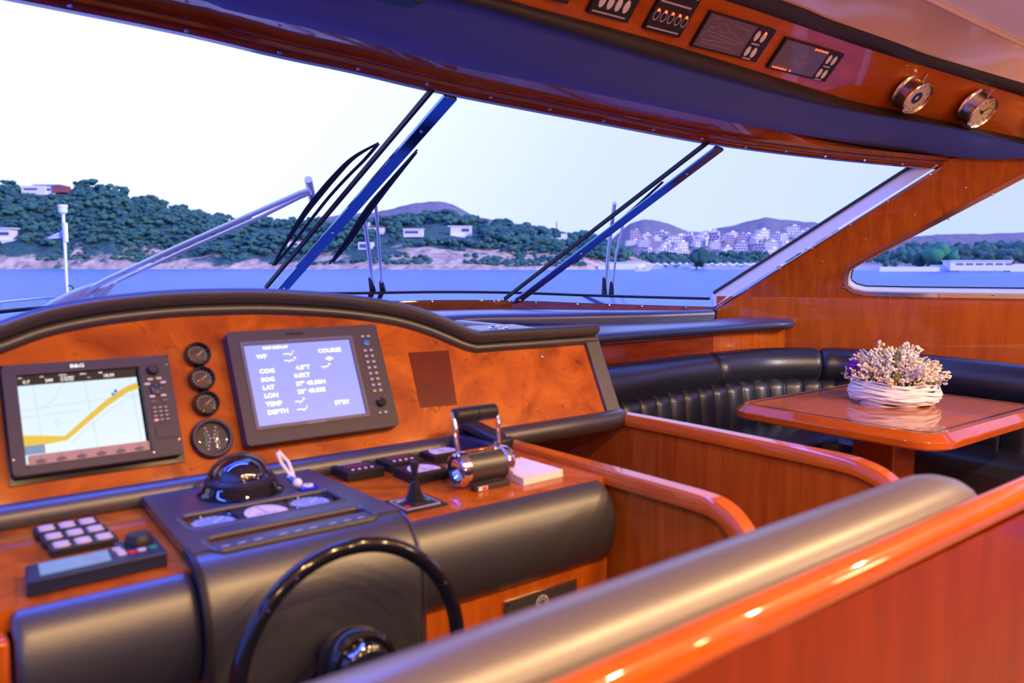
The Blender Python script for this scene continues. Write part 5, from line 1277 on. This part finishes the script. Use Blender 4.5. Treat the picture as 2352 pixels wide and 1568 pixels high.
LB = 'white stepped apartment block in the far hillside town'
face = Matrix.Rotation(-YAW, 4, 'Z')
protoB = []
for i, (s_, f_, w_, d_) in enumerate(((1, 4, 15, 10), (2, 3, 13, 10), (3, 5, 11, 9), (4, 3, 20, 10), (5, 2, 12, 9))):
    o = block(s_, f_, w_, d_).build('apartment_block', ['plaster', 'winpane'] if i != 2 else ['plaster2', 'winpane'], None, smooth=False); tag(o, LB, 'building', GB); protoB.append(o)
usedb = set()
def put_b(o, p, sc_, rz=0):
    Mx = Matrix.Translation(p) @ face @ Matrix.Rotation(rz, 4, 'Z') @ Matrix.Scale(sc_, 4)
    if o.name in usedb: o = o.copy(); COL.objects.link(o)
    else: usedb.add(o.name)
    o.matrix_basis = Mx; return o
rb = random.Random(9)
bl = []
for row, (y0, n) in enumerate(((542, 13), (553, 17), (563, 19), (573, 20), (584, 16))):
    for k in range(n):
        x = 1440+(1905-1440)*(k+rb.uniform(.1, .9))/n
        if row == 0 and not (1470 < x < 1560 or x > 1780): y = y0+8
        else: y = y0
        y += rb.uniform(-3, 4)+(-6 if x > 1790 else 0)
        if 1570 < x < 1640 and y > 568: continue
        if x < 1475 and y > 575: continue
        d = 1180-(y-540)*8
        bl.append((x, y, d))
placed = []
for i, (x, y, d) in enumerate(bl):
    p = M2.at(x, y+3); d = p.dot(FW); p.z -= 2
    if any((p.xy-q.xy).length < 15*d/1050 for q in placed): continue
    placed.append(p.copy())
    put_b(protoB[rb.choice((0, 1, 2, 3, 4, 0, 1))], p, rb.uniform(.8, 1.25)*d/1050, rb.uniform(-.5, .5))
def villa(name, lab, x, y, d, parts, cat='house', rz=0):
    T_ = H1 if x < 1300 else PLN
    sc_ = 1
    if x < 1300: p = T_.at(x, y+2); sc_ = p.dot(FW)/d
    else: p = PD(x, y, d); p.z = SEA+.4
    t_ = thing(name, lab, cat, Matrix.Translation(p) @ face @ Matrix.Rotation(rz, 4, 'Z') @ Matrix.Scale(sc_, 4))
    for nm, mt, boxes in parts:
        mb = MB()
        for c, s_ in boxes: mb.box(c, s_)
        mb.build(nm, mt, t_, smooth=False)
    return t_
villa('hilltop_villa', 'white villa with red-brown wing on the very top of the wooded hill', 117, 443, 610, [('wall', 'plaster', [((-8, 0, 2.5), (18, 8, 7)), ((4, 1, 3), (8, 8, 8))]), ('red_wing', 'rtile', [((11, 0, 3.4), (10, 8, 5))]), ('roof', 'plaster', [((2, 0, 6.8), (22, 9, .8))]), ('window', 'winpane', [((-10, -4.1, 3.4), (10, .2, 1.4)), ((3, -3.1, 3.2), (3, .2, 1.5))])])
villa('seaside_house', 'low pale house half cut by the left photo edge', 8, 552, 520, [('wall', 'plaster', [((0, 0, 4), (16, 8, 7))]), ('roof', 'plaster', [((0, 0, 7.8), (19, 10, .7))]), ('window', 'winpane', [((3, -4.1, 4.4), (8, .2, 2))]), ('terrace', 'plaster', [((8, -3, -.6), (26, 6, 2.4))])])
villa('flat_roofed_villa', 'flat white villa on the headland right of the thin wiper arms', 951, 541, 545, [('wall', 'plaster', [((0, 0, 2.6), (13, 7, 5.4))]), ('roof', 'plaster', [((0, 0, 5.4), (14, 8, .5))]), ('window', 'winpane', [((-1, -3.6, 3.2), (9, .2, 1.6))])])
villa('flat_roofed_villa', 'larger white flat-roofed villa with grey upper floor on the headland', 1060, 541, 545, [('wall', 'plaster', [((0, 0, 3.2), (14, 7, 6.6))]), ('roof', 'plaster', [((-1, 0, 6.8), (16, 8, .6))]), ('window', 'winpane', [((3, -3.6, 4.2), (5, .2, 2))]), ('terrace', 'plaster', [((-14, -3, -.6), (34, 5, 2.4))])])
villa('small_villa', 'small white house low on the slope behind the left wiper arm', 842, 570, 500, [('wall', 'plaster', [((0, 0, 2), (9, 6, 4.5))]), ('window', 'winpane', [((-1, -3.1, 2), (5, .2, 2.4))])])
villa('small_villa', 'white house with tiled roof seen between the two thin wiper arms', 862, 534, 560, [('wall', 'plaster', [((0, 0, 2), (13, 7, 5))]), ('roof', 'rtile', [((0, 0, 4.8), (14, 8, .6))]), ('chimney', 'plaster', [((-4, 0, 6.4), (1.3, 1.3, 3))])])
villa('small_villa', 'little house with reddish roof beside the lower end of the large wiper', 678, 566, 500, [('wall', 'plaster', [((0, 0, 2), (8, 6, 4.5))]), ('roof', 'rtile', [((0, 0, 4.5), (9, 7, .8))]), ('window', 'winpane', [((1, -3.1, 2), (3, .2, 1.6))])])
villa('ridge_house', 'white cube house at the right end of the headland ridge', 1275, 560, 540, [('wall', 'plaster', [((0, 0, 2), (10, 7, 5.5)), ((6, 1, 5), (4, 4, 5))]), ('window', 'winpane', [((-1, -3.6, 2.6), (4, .2, 1.8))])])
villa('beach_pavilion', 'long low white pavilion on the shore behind the right wiper', 1440, 620, 455, [('wall', 'plaster', [((0, 0, 1.5), (20, 5, 4))]), ('annex', 'plaster', [((-13, 0, .6), (7, 4, 2.2))]), ('roof', 'plaster', [((0, 0, 3.6), (21, 6, .4))])])
villa('beach_club', 'long white building with window row, seen through the side window', 2243, 622, 345, [('wall', 'plaster', [((0, 0, 2), (26, 6, 4))]), ('roof', 'plaster', [((0, 0, 4.2), (27, 7, .4))]), ('window', 'winpane', [((-9+k*4.2, -3.1, 2.8), (3, .2, .7)) for k in range(6)])])
villa('sea_wall', 'low white sea wall along the shore in the side window', 2110, 621, 345, [('wall', 'plaster', [((0, 0, .6), (34, 1.2, 2)), ((14, 3, 1.6), (14, 3, 1.6))])], 'wall')
villa('beach_shed', 'white shed at the right edge of the side window view', 2345, 622, 345, [('wall', 'plaster', [((0, 0, 1.2), (12, 5, 3.2))])])
villa('beach_terrace', 'long white canopy roof behind the beach umbrellas', 1550, 612, 450, [('roof', 'plaster', [((0, 0, .6), (40, 4, .5))]), ('posts', 'plaster', [((-18+k*6, -1.5, -.8), (.3, .3, 2.4)) for k in range(7)])], 'building')
mast = thing('radio_mast', 'thin lattice radio mast standing on the distant ridge', 'mast', Matrix.Translation(H1.pt(1278, .99)))
mb = MB(); mb.tube([(0, 0, -1), (0, 0, 11)], [.6, .35], 6); mb.build('lattice_pole', 'rtile', mast)
# beach umbrellas
GU = 'white umbrellas along the beach'
um = thing('beach_umbrella', 'white beach umbrella in the long row along the shore', 'umbrella', loc=(0, 0, 0), group=GU)
mb = MB(); mb.lathe([(1.7, 1.9), (.9, 2.5), (0, 2.9)], 10, caps=False); mb.build('canopy', 'plaster', um)
mb = MB(); mb.tube([(0, 0, -.3), (0, 0, 2.6)], .07, 6); mb.build('pole', 'plaster', um)
n_ = 0
for row in range(2):
    for k in range(27):
        x = 1478+k*(1960-1478)/26+rb.uniform(-3, 3)+row*9; d = interp(PLN.ds, x)+4+row*9; p = ray(x, 604)*d; p.z = SEA+.5+row*.5
        Mx = Matrix.Translation(p)
        if n_ == 0: um.matrix_basis = Mx
        else: copy_tree(um, Mx)
        n_ += 1
# boat tied near the beach
bt = thing('small_boat', 'tiny white motor boat moored off the beach', 'boat', Matrix.Translation(V((*(PZ(1472, 622.5, SEA).xy), SEA))) @ face)
mb = MB(); mb.loft([[V((x, -w_, z)) for x, w_, z in ((-3, .9, 0), (2, .9, 0), (4, .1, .3))], [V((x, -w_*1.2, z+.9)) for x, w_, z in ((-3, .9, 0), (2, .9, 0), (4.6, .1, .3))], [V((x, w_*1.2, z+.9)) for x, w_, z in ((-3, .9, 0), (2, .9, 0), (4.6, .1, .3))], [V((x, w_, z)) for x, w_, z in ((-3, .9, 0), (2, .9, 0), (4, .1, .3))]]); mb.build('hull', 'white', bt)
mb = MB(); mb.box((-.5, 0, 1.2), (1.6, 1.4, .7)); mb.build('cabin', 'white', bt)
